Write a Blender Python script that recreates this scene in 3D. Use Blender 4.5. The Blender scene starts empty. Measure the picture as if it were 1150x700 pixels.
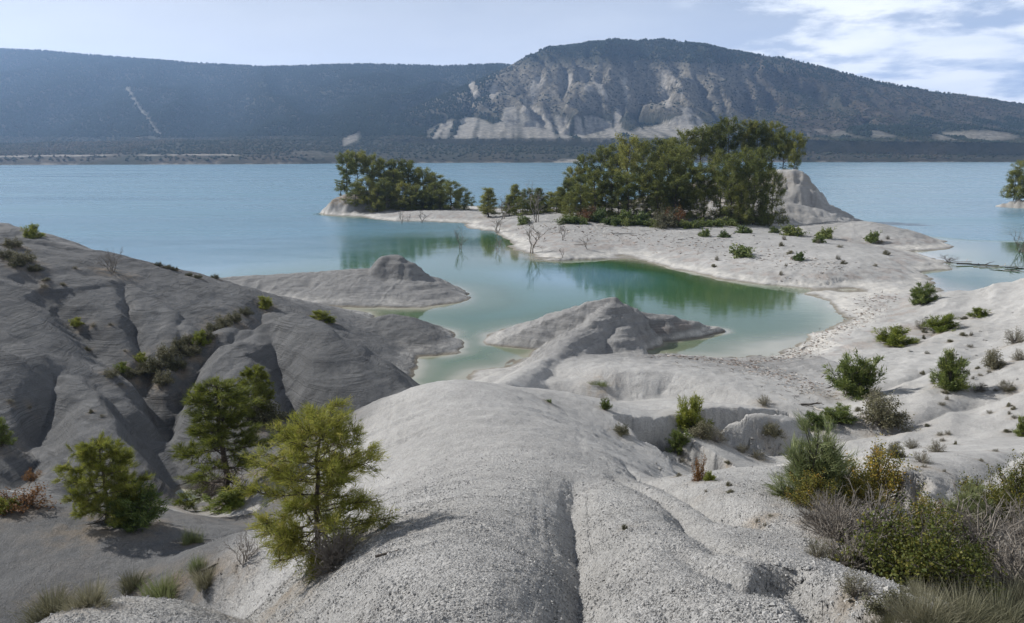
import bpy, bmesh, math, random
import numpy as np
from mathutils import Vector, Matrix
random.seed(7); RNG = np.random.default_rng(11)
SC = bpy.context.scene
COL = SC.collection
H = 15.0                      # eye height above the lake
PITCH = math.radians(11.06)
F = 900.0                     # focal length in photo pixels (1150 wide)
CP, SP = math.cos(PITCH), math.sin(PITCH)

# ---------------------------------------------------------------- geometry of the view
def depr(py):
    return math.tan(PITCH - math.atan((350.0 - py) / F))
def W(px, py, Y=None, z=None):
    """world point seen at photo pixel (px, py), at forward distance Y or height z"""
    t = depr(py)
    if Y is None:
        Y = (H - z) / t
    z = H - t * Y
    d = Y * CP - (z - H) * SP
    return ((px - 575.0) / F * d, Y, z)

# ---------------------------------------------------------------- noise
_p = RNG.permutation(256); _p = np.concatenate([_p, _p, _p])
_g = RNG.normal(size=(256, 2)); _g /= np.linalg.norm(_g, axis=1)[:, None]
def perlin(x, y):
    xi = np.floor(x).astype(int); yi = np.floor(y).astype(int)
    xf = x - xi; yf = y - yi
    xi &= 255; yi &= 255
    u = xf*xf*xf*(xf*(xf*6-15)+10); v = yf*yf*yf*(yf*(yf*6-15)+10)
    def gr(ix, iy, dx, dy):
        g = _g[_p[_p[ix] + iy]]
        return g[..., 0]*dx + g[..., 1]*dy
    a = gr(xi, yi, xf, yf); b = gr(xi+1, yi, xf-1, yf)
    c = gr(xi, yi+1, xf, yf-1); d = gr(xi+1, yi+1, xf-1, yf-1)
    return (a + (b-a)*u + ((c + (d-c)*u) - (a + (b-a)*u))*v) * 1.45
def fbm(x, y, n=4, lac=2.03, gain=0.5):
    s = 0; a = 1.0
    for k in range(n):
        s = s + a*perlin(x + 17.3*k, y - 9.1*k); x = x*lac; y = y*lac; a *= gain
    return s
def sstep(a, b, x):
    t = np.clip((x-a)/(b-a), 0, 1); return t*t*(3-2*t)
def smax(a, b, k):
    h = np.maximum(k - np.abs(a-b), 0)
    return np.maximum(a, b) + h*h/(4*k)

# ---------------------------------------------------------------- thin plate floor
class TPS:
    def __init__(s, pts, smooth=1e-4):
        P = np.array([(math.atan2(x, y), math.log(max(math.hypot(x, y), 1.5))) for x, y, z in pts])
        z = np.array([p[2] for p in pts]); n = len(P)
        K = s.k(np.linalg.norm(P[:, None]-P[None], axis=2)) + np.eye(n)*smooth
        A = np.zeros((n+3, n+3)); A[:n, :n] = K
        A[:n, n] = 1; A[:n, n+1:] = P; A[n, :n] = 1; A[n+1:, :n] = P.T
        s.w = np.linalg.solve(A, np.concatenate([z, np.zeros(3)])); s.P = P
    def k(s, r): return np.where(r > 1e-9, r*r*np.log(np.maximum(r, 1e-9)), 0)
    def __call__(s, x, y):
        a = np.clip(np.arctan2(x, y), -0.95, 0.95); v = np.clip(np.log(np.maximum(np.hypot(x, y), 1.5)), 0.4, 6.0)
        out = s.w[-3] + s.w[-2]*a + s.w[-1]*v
        for i in range(len(s.P)):
            r2 = (a-s.P[i, 0])**2 + (v-s.P[i, 1])**2
            out = out + s.w[i]*0.5*r2*np.log(np.maximum(r2, 1e-18))
        return out

# ---------------------------------------------------------------- ridge primitive
def ridge(x, y, pts, left=(.6, 3), right=(.6, 3), rill=0.0, rf=1.0, seed=0.0, front=None):
    """crest line pts (world); sides fall as slope*(sqrt(d2+r2)-r); left/right of travel direction"""
    best = None
    s0 = 0.0
    for (ax, ay, az), (bx, by, bz) in zip(pts[:-1], pts[1:]):
        dx, dy = bx-ax, by-ay; L2 = dx*dx+dy*dy; L = math.sqrt(L2)
        t = np.clip(((x-ax)*dx + (y-ay)*dy)/L2, 0, 1)
        qx = x-(ax+t*dx); qy = y-(ay+t*dy)
        d = np.hypot(qx, qy)
        side = (dx*qy - dy*qx)/L/np.maximum(d, 1e-6)      # +1 left, -1 right
        w = 0.5+0.5*side
        w = w*w*(3-2*w)
        sl = right[0]+(left[0]-right[0])*w; rr = right[1]+(left[1]-right[1])*w
        drop = sl*(np.sqrt(d*d+rr*rr)-rr)
        h = az+(bz-az)*t - drop
        if rill:
            th = (s0+t*L)*rf + side*0.6
            n = perlin(th+seed, d*0.12*rf+seed*1.7) + 0.5*perlin(th*2.3+seed, d*0.2*rf+5)
            h = h - rill*np.abs(n)*sstep(0.3, 3.0, d)*1.2
        best = h if best is None else np.maximum(best, h)
        s0 += L
    return best
def gully(x, y, pts, depth=0.4, width=0.6, sharp=1.0, offs=0):
    """carved V along pts; per point depth multipliers may be the 3rd value"""
    out = np.zeros_like(x)
    for (ax, ay, ad), (bx, by, bd) in zip(pts[:-1], pts[1:]):
        dx, dy = bx-ax, by-ay; L2 = dx*dx+dy*dy
        t = np.clip(((x-ax)*dx + (y-ay)*dy)/L2, 0, 1)
        d = np.hypot(x-(ax+t*dx), y-(ay+t*dy))
        m = ad+(bd-ad)*t
        out = np.maximum(out, depth*m*np.exp(-np.power(d/(width*(0.4+0.6*m)), 1.3)))
    return out

def channel(x, y, pts, depth, width):
    """flat floored cut with steep banks"""
    out = np.zeros_like(x)
    for (ax, ay, ad), (bx, by, bd) in zip(pts[:-1], pts[1:]):
        dx, dy = bx-ax, by-ay; L2 = dx*dx+dy*dy
        t = np.clip(((x-ax)*dx + (y-ay)*dy)/L2, 0, 1)
        d = np.hypot(x-(ax+t*dx), y-(ay+t*dy)) + .28*perlin(x*1.1+3, y*1.1)*width**.5 + .10*perlin(x*3.3, y*3.3)
        m = ad+(bd-ad)*t
        out = np.maximum(out, depth*m*(1-sstep(width*m**.3-.30, width*m**.3+.10, d)))
    return out
# ================================================================= TERRAIN
def Z(lst, z): return [W(a, b, z=z) for a, b in lst]
def Ys(lst): return [W(a, b, Y=c) for a, b, c in lst]

floor_pts = []
# shorelines of the islets, the isthmus and the lagoon
floor_pts += Z([(362,241),(400,243),(440,248),(480,249),(520,251),(552,260),(575,274),(600,287),(640,293),(672,292),(692,287),
                (720,292),(760,303),(800,312),(850,319),(900,323),(952,324),(902,329),(932,342),(941,352),(915,374),(872,392),(800,399),(745,402)], 0.0)
floor_pts += Z([(1024,283),(1060,294),(1066,303),(1042,310),(1052,324),(1074,331)], 0.0)
# hidden backs of the islets
floor_pts += [W(372,238,z=0)] + Ys([]) + [(-46,232,0),(-30,240,0),(-10,240,0),(2,225,0),(20,240,0),(50,246,0),(66,236,0),(78,205,0)]
# water
floor_pts += Z([(480,300),(530,340),(600,320),(520,390),(560,365),(490,435),(660,315),(740,330)], -2.6)
floor_pts += Z([(830,345),(820,372),(780,385),(880,340)], -1.3)
floor_pts += Z([(900,350),(870,372)], -0.7)
floor_pts += Z([(420,262),(480,262),(530,270),(575,300),(640,303),(700,303)], -1.0)
floor_pts += Z([(340,244),(300,255),(150,250),(0,245),(-200,240)], -4)
floor_pts += Z([(1080,270),(1120,285),(1020,262),(1100,300),(1140,300)], -2.2)
floor_pts += Z([(1150,291),(1110,302),(1200,291)], -1.4) + Z([(1072,314),(1092,309),(1060,318),(1105,300)], -1.0)
floor_pts += Z([(960,235),(1050,240),(1150,250),(1250,260)], -4)
floor_pts += [(-150,330,-5),(0,330,-5),(150,330,-5),(-250,200,-5),(250,330,-5)]
# beaches and flats
floor_pts += Z([(400,238),(450,244),(500,245)], 0.7)
floor_pts += Z([(600,272),(650,282),(700,278),(760,290),(820,302),(880,311)], 0.8)
floor_pts += Z([(560,248),(600,256),(650,262),(700,262),(750,272),(820,288),(880,297),(930,306)], 1.4)
floor_pts += [(5,205,1.2),(20,215,2),(40,215,3),(60,205,4)]
floor_pts += Z([(960,343),(985,330),(1000,322),(965,334)], 0.45)
floor_pts += Z([(1000,345),(960,372),(930,390),(890,405),(850,415)], 0.75)
floor_pts += Z([(985,385),(950,405),(910,425),(860,432)], 1.2)
floor_pts += Ys([(1150,311,73),(1100,324,73),(1062,335,72),(1150,350,62),(1080,360,64),(1020,372,64)])
floor_pts += Ys([(1150,400,46),(1100,415,43),(1040,420,45),(990,440,43),(945,445,43)])
floor_pts += Ys([(1150,480,33.5),(1080,480,34.5),(1010,480,36),(950,480,37),(900,470,39)])
floor_pts += Ys([(1150,560,24.5),(1090,560,26),(1020,560,27),(960,560,28)])
floor_pts += Ys([(1150,640,17.5),(1080,640,18.5),(1010,650,19),(960,650,19.5)])
floor_pts += Ys([(1150,700,13.5),(1060,700,14.5),(1000,700,15.5)])
floor_pts += Z([(760,420),(720,415)], 0.6) + Z([(780,487),(830,487)], .7) + Z([(870,455)], 1.1) + Z([(740,522),(800,522),(850,532)], 1.3)
floor_pts += Z([(880,580),(905,600)], 2.2) + Z([(940,640)], 3.8)
floor_pts += [(40,40,7),(75,75,7),(110,110,8),(130,170,3),(40,20,8),(30,8,10),(100,60,14)]
# under the big foreground ridge and the knoll
floor_pts += [(0,30,3.0),(2,20,4),(0,10,6.5),(0,3,9),(-3,38,1.0),(2,45,0.5)]
# left valley and the ground under the left hill
floor_pts += Z([(190,555),(240,560),(130,592),(60,570),(160,575)], 2.0) + Z([(300,500),(0,560)], 2.2) + Z([(380,470)], 1.0) + Z([(-150,540)], 3.0)
floor_pts += [W(470,455,z=0.2)]
floor_pts += Ys([(195,490,36),(188,432,40.5),(232,378,45),(100,500,32.5),(100,440,38),(100,380,46),(100,335,54),(0,440,37),(0,380,44),(0,330,52)])
floor_pts += Ys([(20,520,31)]) + [(-60,40,6),(-70,60,9),(-80,90,2),(-40,20,6),(-40,8,8),(-120,60,10)]
for k in range(len(floor_pts)):
    pass
# lower the hill bed a little so that the spurs stand out of it
floor = TPS(floor_pts)

R = {}
R['fore'] = Ys([(720,700,.4),(720,700,4.5),(676,638,8),(640,586,12),(604,546,16),(572,500,21),(542,466,26),(514,434,31)])
R['fore'][0] = (0.3,-4,13.6); R['fore'].insert(1, (0.4,1.2,13.15))
def smooth_line(P, n=4):
    P = [np.array(p, float) for p in P]; Q = [2*P[0]-P[1]]+P+[2*P[-1]-P[-2]]; out = []
    for i in range(1, len(Q)-2):
        for k in range(n):
            t = k/n; a, b, c_, d_ = Q[i-1], Q[i], Q[i+1], Q[i+2]
            out.append(tuple(.5*(2*b+(c_-a)*t+(2*a-5*b+4*c_-d_)*t*t+(3*b-a-3*c_+d_)*t**3)))
    return out+[tuple(P[-1])]
R['fore'] = smooth_line(R['fore'], 3)
R['saddle'] = Ys([(520,436,31),(560,442,33.6),(612,453,35.5),(660,464,36.6),(694,478,36.2)])
R['forelobe'] = smooth_line(Ys([(500,700,4.35),(545,630,8.15),(568,575,12.4),(590,540,16.2),(600,518,19.2)]), 3)
R['leftdome'] = Ys([(340,585,16.5),(265,605,16.5),(222,632,16)])
R['peninsula'] = Ys([(530,455,37),(565,432,43),(620,400,52.5),(660,364,60.5),(692,334.5,64.3),(715,347,66),(742,352,66),(772,358.5,66.5),(806,366,68)])
R['pen_arm'] = Ys([(692,334.5,64.3),(702,366,61.6),(724,398,58.2)])
R['pen_left'] = Ys([(668,362,66),(610,376,65),(577,386,63.5)])
R['dune'] = Ys([(640,428,46.5),(695,414,46.6),(760,417,46),(815,430,43.6),(862,450,40.6)])
R['dune2'] = Ys([(720,480,34.5),(790,462,36.5),(845,466,36.2),(876,472,36.6)])
R['shelf'] = Ys([(775,520,31),(845,545,28.5),(880,590,24.5),(920,640,20)])
R['far_pen'] = Ys([(150,318,80),(215,314,90),(290,309,91),(350,306,91),(420,300,90),(462,304,89),(490,318,87)])
R['far_dome'] = Ys([(432,287,88.5),(448,285,88.5),(460,292,88)])
R['mid_pen'] = Ys([(330,352,66),(390,360,66),(440,353,66),(478,372,63),(502,393,60.5)])
R['near_pen'] = Ys([(332,347,48.8),(345,354,48.3),(372,371,47.5),(408,397,45.5),(452,436,42.5)])
R['near_edge'] = Ys([(-60,720,6.6),(60,697,7.8),(200,664,9.3),(330,640,10.4),(430,640,10.6)])
R['side_islet'] = [W(1136,219,Y=240), W(1185,207,Y=236)]
R['near_pen_mid'] = Ys([(330,395,45),(362,418,45),(390,430,45)])
R['ravine_spur'] = Ys([(268,347,48.5),(240,384,44),(212,418,40),(194,446,37.8),(200,485,35)])
R['hill'] = Ys([(-300,235,48),(-150,245,54),(0,267,58),(60,279,60),(110,292,60.5),(160,306,64),(212,318,68),(245,336,66)])
R['hill_back'] = Ys([(-100,238,92),(0,250,92),(30,260,91),(66,272,90)])
R['spur1'] = Ys([(110,290,60),(160,320,55),(195,352,50),(212,375,46)])
R['spur2'] = Ys([(-60,296,54),(0,316,52),(77,353,47.5),(134,401,41.5),(165,425,39.5)])
R['spur3'] = Ys([(40,395,41),(103,434,37.5),(128,474,33.5),(170,497,32),(214,516,31)])
R['spur4'] = Ys([(-60,420,38),(0,440,36),(40,490,32.5),(75,530,30)])
R['spur5'] = Ys([(70,278,59.5),(95,320,55),(120,352,50.5),(140,380,46)])
R['low_dune'] = Ys([(-120,560,22),(0,573,21.8),(90,590,21),(150,610,20),(195,632,18.8)])
R['mound'] = Ys([(890,262,142),(935,249,150),(972,248,148),(998,259,142),(1014,272,132)])
R['mound2'] = Ys([(940,252,148),(925,285,124)])
R['bank'] = Ys([(830,268,160),(880,260,160)])
R['cone'] = [W(845,200,Y=184), W(870,190,Y=182), W(893,190,Y=179)]
R['islet'] = Ys([(580,243,190),(640,238,196),(700,228,198),(750,216,196),(800,202,193),(835,196,190)])
R['small_islet'] = [W(393,216,Y=212), W(415,214,Y=213), W(450,222,Y=212), W(500,232,Y=208)]

GULLIES = []          # filled below, once the uncarved surface is known

def rr(x, y, name, **k): return ridge(x, y, R[name], **k)

def height(x, y, detail=True):
    x = np.asarray(x, float); y = np.asarray(y, float)
    r = np.hypot(x, y)
    amp = np.clip(r*0.007, 0.05, 1.5); sc = np.clip(r*0.07, 0.8, 12)
    # gentle domain warp so that outlines wander
    wx = x + amp*(fbm(x/5+3, y/5, 3)*0.55) + 0.5*amp*perlin(x/1.9, y/1.9)
    wy = y + amp*(fbm(x/5-8, y/5+31, 3)*0.55) + 0.5*amp*perlin(x/1.9+9, y/1.9+4)
    z = floor(wx, wy)
    hillbed = sstep(-8, -14, x)*sstep(31, 37, y)*(1-sstep(60, 75, y))
    z = np.clip(z, -6, 17)
    # shallow rilling on the open slopes to the right
    u = (x*0.55 + y*0.83); v = (x*0.83 - y*0.55)
    slope_m = sstep(10, 17, x - 0.05*y)*sstep(1.0, 2.2, z)*(r < 110)
    z = z + slope_m*(0.34*fbm(v/5.5+2, u/26, 3) - 0.30*np.abs(perlin(v/3.1+0.35*perlin(u/4, v/4), u/22+7)))
    def add(name, k, **kw):
        nonlocal z
        z = smax(z, rr(wx, wy, name, **kw), k)
    z = z - 1.9*hillbed
    add('hill', .5, left=(.5, 4), right=(.33, 5), rill=.8, rf=.22, seed=2)
    add('hill_back', .4, left=(.5, 2), right=(.5, 2), rill=.3, rf=.3, seed=5)
    add('spur1', .10, left=(1.0, .5), right=(.5, 1.4), rill=.25, rf=.5, seed=1)
    add('spur5', .15, left=(.55, 1.5), right=(.5, 1.5), rill=.2, rf=.6, seed=9)
    add('spur2', .10, left=(1.15, .35), right=(.5, 1.4), rill=.25, rf=.5, seed=3)
    add('spur3', .08, left=(1.15, .3), right=(.6, 1.0), rill=.2, rf=.5, seed=4)
    add('spur4', .08, left=(1.15, .3), right=(.6, 1.0), rill=.2, rf=.5, seed=6)
    add('near_pen', .12, left=(1.05, .7), right=(.36, 5.5), rill=.22, rf=.45, seed=7)
    add('near_pen_mid', .5, left=(.5, 3), right=(.45, 4), rill=.15, rf=.5, seed=8)
    add('ravine_spur', .1, left=(.95, .5), right=(1.0, .6), rill=.06, rf=.6, seed=8)
    add('mid_pen', .2, left=(.5, 1.5), right=(.42, 2), rill=.2, rf=.6, seed=10)
    add('far_pen', .3, left=(.6, 1.5), right=(.30, 3.5), rill=.25, rf=.3, seed=11)
    add('side_islet', .3, left=(.9, 2), right=(.9, 2), rill=.4, rf=.3, seed=29)
    add('far_dome', .25, left=(1.4, 1.3), right=(1.4, 1.3), rill=.15, rf=.6, seed=12)
    add('low_dune', .3, left=(.55, 2.0), right=(.20, 4), rill=.15, rf=.4, seed=13)
    add('peninsula', .15, left=(.70, 1.0), right=(1.0, .6), rill=.12, rf=.5, seed=14)
    add('pen_left', .6, left=(.35, 2.5), right=(.35, 3), rill=.2, rf=.6, seed=15)
    add('pen_arm', .06, left=(1.15, .5), right=(.42, 2.5), rill=.12, rf=.7, seed=16)
    add('dune', .2, left=(.2, 3), right=(.85, 1.0), rill=.15, rf=.35, seed=17)
    add('dune2', .08, left=(.3, 2), right=(1.9, .35), rill=.1, rf=.8, seed=18)
    add('shelf', .12, left=(.45, 1), right=(.5, 1.2), rill=.2, rf=.9, seed=19)
    add('fore', .25, left=(.98, 6.2), right=(1.0, 6.4), rill=.34, rf=.45, seed=20)
    add('saddle', .6, left=(.5, 2.5), right=(.42, 5), rill=.1, rf=.5, seed=33)
    add('forelobe', .5, left=(.8, 4.5), right=(.95, 1.1), seed=20)
    add('near_edge', .3, left=(.95, .7), right=(.12, 4))
    add('leftdome', .5, left=(.8, 2), right=(.9, 3), rill=.1, rf=.6, seed=21)
    add('mound', .6, left=(.9, 3), right=(.20, 8), rill=.4, rf=.12, seed=22)
    add('mound2', .8, left=(.2, 6), right=(.2, 6), rill=.2, rf=.2, seed=22)
    add('islet', 1.2, left=(.6, 8), right=(.42, 9), rill=.5, rf=.12, seed=23)
    add('bank', .6, left=(.3, 2), right=(.5, 2.5), rill=.7, rf=.3, seed=26)
    add('cone', .4, left=(1.3, 2.2), right=(1.35, 2.6), rill=.45, rf=.12, seed=24)
    add('small_islet', .5, left=(1.1, 4), right=(1.1, 4.0), rill=.7, rf=.2, seed=25)
    for g in GULLIES: z = z - (channel if len(g) > 3 else gully)(wx, wy, *g[:3])
    if detail:
        # thin bedded ledges: terraces in z, stronger low down and on the left hills
        hillm = sstep(-5, -9, x)*sstep(24, 34, y)*(y < 110) + sstep(52, 58, y)*(y < 75)*sstep(0, 5, x+6)*(x < 25)
        isl = sstep(112, 120, y)*(x > 55)
        zz = z + 0.06*x*0.25 + 0.05*perlin(x/9, y/9)
        def terr(p, e):
            q = zz/p; f = q-np.floor(q)
            return p*(np.power(f, e) - f)
        tip = sstep(-17, -12, x)*sstep(78, 82, y) + sstep(-3, 0, x)*(y > 55)
        led = terr(0.9, 4.0)*sstep(.0, .5, perlin(x/8+4, y/8))*.26 + terr(0.27, 2.5)*sstep(.0, .5, perlin(x/6-4, y/6+8))*.22 + (terr(0.62, 3.0)+terr(0.23, 2.5))*.5*np.clip(tip, 0, 1)
        z = z + np.clip(hillm + .5*isl, 0, 1)*led*(z > -0.3)
        # crumbly surface
        n1 = fbm(x/1.3, y/1.3, 3); n2 = fbm(x*3.1, y*3.1, 3)
        z = z + np.clip(r/60, .12, 1)*0.07*n1 + 0.012*n2*np.clip(30/np.maximum(r, 1), 0, 1.5)
    return z

def hit(px, py, ymin=2.0, ymax=420.0):
    """first point of the terrain on the ray through a photo pixel"""
    t = depr(py)
    Y = np.exp(np.linspace(math.log(ymin), math.log(ymax), 1500))
    z = H - t*Y; d = Y*CP-(z-H)*SP; X = (px-575.0)/F*d
    g = np.maximum(height(X, Y, True), 0.0)
    below = np.nonzero(z <= g)[0]
    if len(below) == 0: return None
    i = below[0]
    return (float(X[i]), float(Y[i]), float(g[i]))

def carve(px, depth, width):
    """px: list of (px, py, strength[, Y]) along a gully, from its head down"""
    out = []
    for q in px:
        p = W(q[0], q[1], Y=q[3]) if len(q) > 3 else hit(q[0], q[1])
        if p is not None: out.append((p[0], p[1], q[2]))
    return (out, depth, width)
_new = [
    carve([(645,538,.1),(648,560,.5),(652,590,.9),(650,615,1),(636,645,1.1),(600,690,1.2)], .85, .85),
    carve([(641,538,.2),(646,562,.8),(651,592,1),(648,622,.7),(636,650,.4)], .22, .26),
    carve([(884,628,.5),(908,642,1),(938,660,.9),(990,690,.8)], .62, .40)+('flat',),
    carve([(470,590,.1),(420,622,.6),(350,638,1),(250,650,1.6,14.0),(160,650,2.2,16)], .9, 1.0),
    # the bushy ravine of the left hill and its side gullies
    carve([(300,340,.3),(262,360,.7),(228,376,.9),(200,410,1),(184,436,1.1),(196,486,1.2),(212,516,1.2)], 1.9, 1.5),
    carve([(28,312,.4),(60,330,.8),(95,362,1),(122,390,1),(148,408,1),(180,430,1)], 1.4, 1.3),
    carve([(138,318,.3),(142,340,.7),(152,368,1),(163,402,1)], .8, .55),
    carve([(60,415,.4),(48,450,.9),(30,480,1),(20,520,1)], 1.2, 1.0),
    carve([(250,470,.3),(225,440,.2),(262,395,.2)], .5, .6),
    carve([(300,352,.5),(310,380,1),(318,412,1),(338,445,1),(364,466,.9)], 2.2, 1.5),
    carve([(318,395,.2),(332,430,.7),(362,462,.9)], .9, .7),
    carve([(205,352,.3),(200,380,.8),(205,405,1)], .6, .5),
    # the wash that winds down behind the ridge: flat floor, cut banks
    carve([(985,700,.5,15.5),(950,662,.8,18.4),(915,625,1,21.5),(874,577,1,25.4),(822,537,1,29),(772,515,1,31.8),(738,507,.9,33)], 1.05, 1.6)+('flat',),
    carve([(722,503,.7,33.6),(745,494,1,34.6),(790,486,1,36),(838,480,1,37.2),(880,474,.8,38.5)], .8, .65)+('flat',),
    # small runnels on the lake side of the big ridge
    carve([(700,520,.2),(770,548,.7),(832,578,1)], .6, .4),
    carve([(690,535,.2),(760,565,.6),(835,600,1)], .5, .35),
    carve([(760,590,.2),(830,618,.6),(905,640,1)], .5, .35),
    # diagonal runnels of the pale slope on the right
    carve([(1150,432,.4),(1080,452,.8),(1010,478,.9),(930,492,.8)], .55, .6),
    carve([(1150,505,.4),(1085,535,.9),(1030,560,.9)], .6, .6),
    carve([(1110,395,.3),(1060,410,.8),(1000,432,.9)], .45, .6),
    carve([(1120,345,.3),(1060,362,.7),(1010,388,.8)], .45, .9),
]
GULLIES += _new

# ---------------------------------------------------------------- materials helper
def mat(name):
    m = bpy.data.materials.new(name); m.use_nodes = True
    nt = m.node_tree; nt.nodes.clear()
    return m, nt, Nd(nt)
class Nd:
    def __init__(s, nt): s.nt = nt
    def __call__(s, typ, _in=None, **props):
        n = s.nt.nodes.new(typ)
        for k, v in props.items(): setattr(n, k, v)
        for k, v in (_in or {}).items():
            sock = n.inputs[k]
            if isinstance(v, bpy.types.NodeSocket): s.nt.links.new(v, sock)
            elif isinstance(v, bpy.types.Node): s.nt.links.new(v.outputs[0], sock)
            else: sock.default_value = v
        return n
    def ramp(s, fac, stops, interp='LINEAR'):
        n = s.nt.nodes.new('ShaderNodeValToRGB'); cr = n.color_ramp; cr.interpolation = interp
        while len(cr.elements) < len(stops): cr.elements.new(0.5)
        for e, (p, c) in zip(cr.elements, stops):
            e.position = p; e.color = (c, c, c, 1) if isinstance(c, (int, float)) else tuple(c)+(1,)
        s.nt.links.new(fac, n.inputs[0]); return n
    def mix(s, f, a, b, blend='MIX'):
        n = s.nt.nodes.new('ShaderNodeMix'); n.data_type = 'RGBA'; n.blend_type = blend
        for k, v in ((0, f), (6, a), (7, b)):
            if isinstance(v, bpy.types.NodeSocket): s.nt.links.new(v, n.inputs[k])
            else: n.inputs[k].default_value = v if k == 0 else (tuple(v)+(1,) if len(v) == 3 else v)
        return n.outputs[2]
    def math(s, op, a, b=0.0, clamp=False):
        n = s.nt.nodes.new('ShaderNodeMath'); n.operation = op; n.use_clamp = clamp
        for k, v in ((0, a), (1, b)):
            if isinstance(v, bpy.types.NodeSocket): s.nt.links.new(v, n.inputs[k])
            else: n.inputs[k].default_value = v
        return n.outputs[0]
def tag(o, label=None, cat=None, group=None, kind=None):
    if label: o['label'] = label
    if cat: o['category'] = cat
    if group: o['group'] = group
    if kind: o['kind'] = kind
    return o
def mesh_np(name, V, Fc, material=None, smooth=True, n=4):
    me = bpy.data.meshes.new(name)
    V = np.asarray(V, np.float32); Fc = np.asarray(Fc, np.int32)
    me.vertices.add(len(V)); me.vertices.foreach_set('co', V.ravel())
    me.loops.add(Fc.size); me.loops.foreach_set('vertex_index', Fc.ravel())
    me.polygons.add(len(Fc))
    me.polygons.foreach_set('loop_start', np.arange(0, Fc.size, Fc.shape[1], dtype=np.int32))
    me.polygons.foreach_set('loop_total', np.full(len(Fc), Fc.shape[1], np.int32))
    me.polygons.foreach_set('use_smooth', np.full(len(Fc), smooth))
    me.update(calc_edges=True)
    if material: me.materials.append(material)
    return me
def link(name, me, parent=None):
    o = bpy.data.objects.new(name, me); COL.objects.link(o)
    if parent: o.parent = parent
    return o
def attr(me, name, vals):
    a = me.attributes.new(name, 'FLOAT', 'POINT'); a.data.foreach_set('value', np.asarray(vals, np.float32).ravel())
def grid_faces(nr, nc, wrap=False):
    i = np.arange(nr*nc).reshape(nr, nc)
    if wrap:
        j = np.roll(i, -1, axis=1)
        return np.stack([i[:-1].ravel(), j[:-1].ravel(), j[1:].ravel(), i[1:].ravel()], 1)
    return np.stack([i[:-1, :-1].ravel(), i[:-1, 1:].ravel(), i[1:, 1:].ravel(), i[1:, :-1].ravel()], 1)

# ---------------------------------------------------------------- ground mesh: rings around the viewpoint
QUAL = 1.0
rads = np.concatenate([[.02], np.geomspace(.6, 9, int(220*QUAL))[:-1], np.geomspace(9, 42, int(420*QUAL))[:-1], np.geomspace(42, 112, int(520*QUAL))[:-1],
                       np.geomspace(112, 260, int(230*QUAL))[:-1], np.geomspace(260, 4000, 40)])
aa = math.radians(39)
angs = np.concatenate([np.linspace(-aa, aa, int(1050*QUAL)), np.linspace(aa, 2*math.pi-aa, 160)[1:-1]])
AR, RA = np.meshgrid(angs, rads)
gx = (RA*np.sin(AR)); gy = (RA*np.cos(AR))
gz = height(gx, gy)
def slope_rills(gz):
    """noise smeared along the line of steepest descent, used as fine erosion rills"""
    la = len(angs); dr = np.gradient(gz, rads, axis=0)
    da = (np.roll(gz, -1, 1)-np.roll(gz, 1, 1))/np.maximum((np.roll(AR, -1, 1)-np.roll(AR, 1, 1)) % (2*math.pi), 1e-6)/RA
    for _ in range(2):
        dr = .25*np.roll(dr, 1, 1)+.5*dr+.25*np.roll(dr, -1, 1); da = .25*np.roll(da, 1, 1)+.5*da+.25*np.roll(da, -1, 1)
        dr[1:-1] = .25*dr[:-2]+.5*dr[1:-1]+.25*dr[2:]; da[1:-1] = .25*da[:-2]+.5*da[1:-1]+.25*da[2:]
    ex = dr*np.sin(AR)+da*np.cos(AR); ey = dr*np.cos(AR)-da*np.sin(AR)
    sl = np.hypot(ex, ey)
    ux, uy = ex/np.maximum(sl, 1e-4), ey/np.maximum(sl, 1e-4)
    vis = (np.abs(((AR+math.pi) % (2*math.pi))-math.pi) < aa) & (RA > 3) & (RA < 230) & (gz > -.5)
    lam = np.clip(.013*RA, .13, 1.6)
    acc = np.zeros_like(gz)[vis]; L = lam[vis]
    for sg in (1, -1):
        x, y = gx[vis].copy(), gy[vis].copy()
        for k in range(11):
            r = np.hypot(x, y); a = np.arctan2(x, y)
            ri = np.clip(np.rint(np.interp(r, rads, np.arange(len(rads)))).astype(int), 0, len(rads)-1)
            ai = np.clip(np.rint((a+aa)/(2*aa)*(nfront-1)).astype(int), 0, nfront-1)
            x += sg*ux[ri, ai]*L*1.5; y += sg*uy[ri, ai]*L*1.5
            acc += perlin(x/L, y/L)*(1-k/12)
            if k % 2 == 0: acc += .8*perlin(x/L/2.7+9, y/L/2.7)
    n = acc/6.5
    out = np.zeros_like(gz); S = sl[vis]
    out[vis] = (n - .55*np.abs(n))*L*(.34-.27*((gx[vis] < -5) & (gy[vis] > 24))-.22*((gx[vis] >= -5) & (gx[vis] < 26) & (gy[vis] > 36) & (gy[vis] < 76)))*sstep(.25, .8, S)*sstep(-.3, .3, gz[vis])
    return np.clip(out, -.6, .35), sl
nfront = int(1050*QUAL)
rill_z, slope_g = slope_rills(gz)
gz = gz + rill_z
gz = np.where(RA > 320, np.minimum(gz, -5.0), gz)
# behind and beside the viewer the land just goes on
far_side = (np.abs(AR) > math.radians(60))
Vg = np.stack([gx, gy, gz], -1).reshape(-1, 3)
Fg = grid_faces(len(rads), len(angs), wrap=True)
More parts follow.
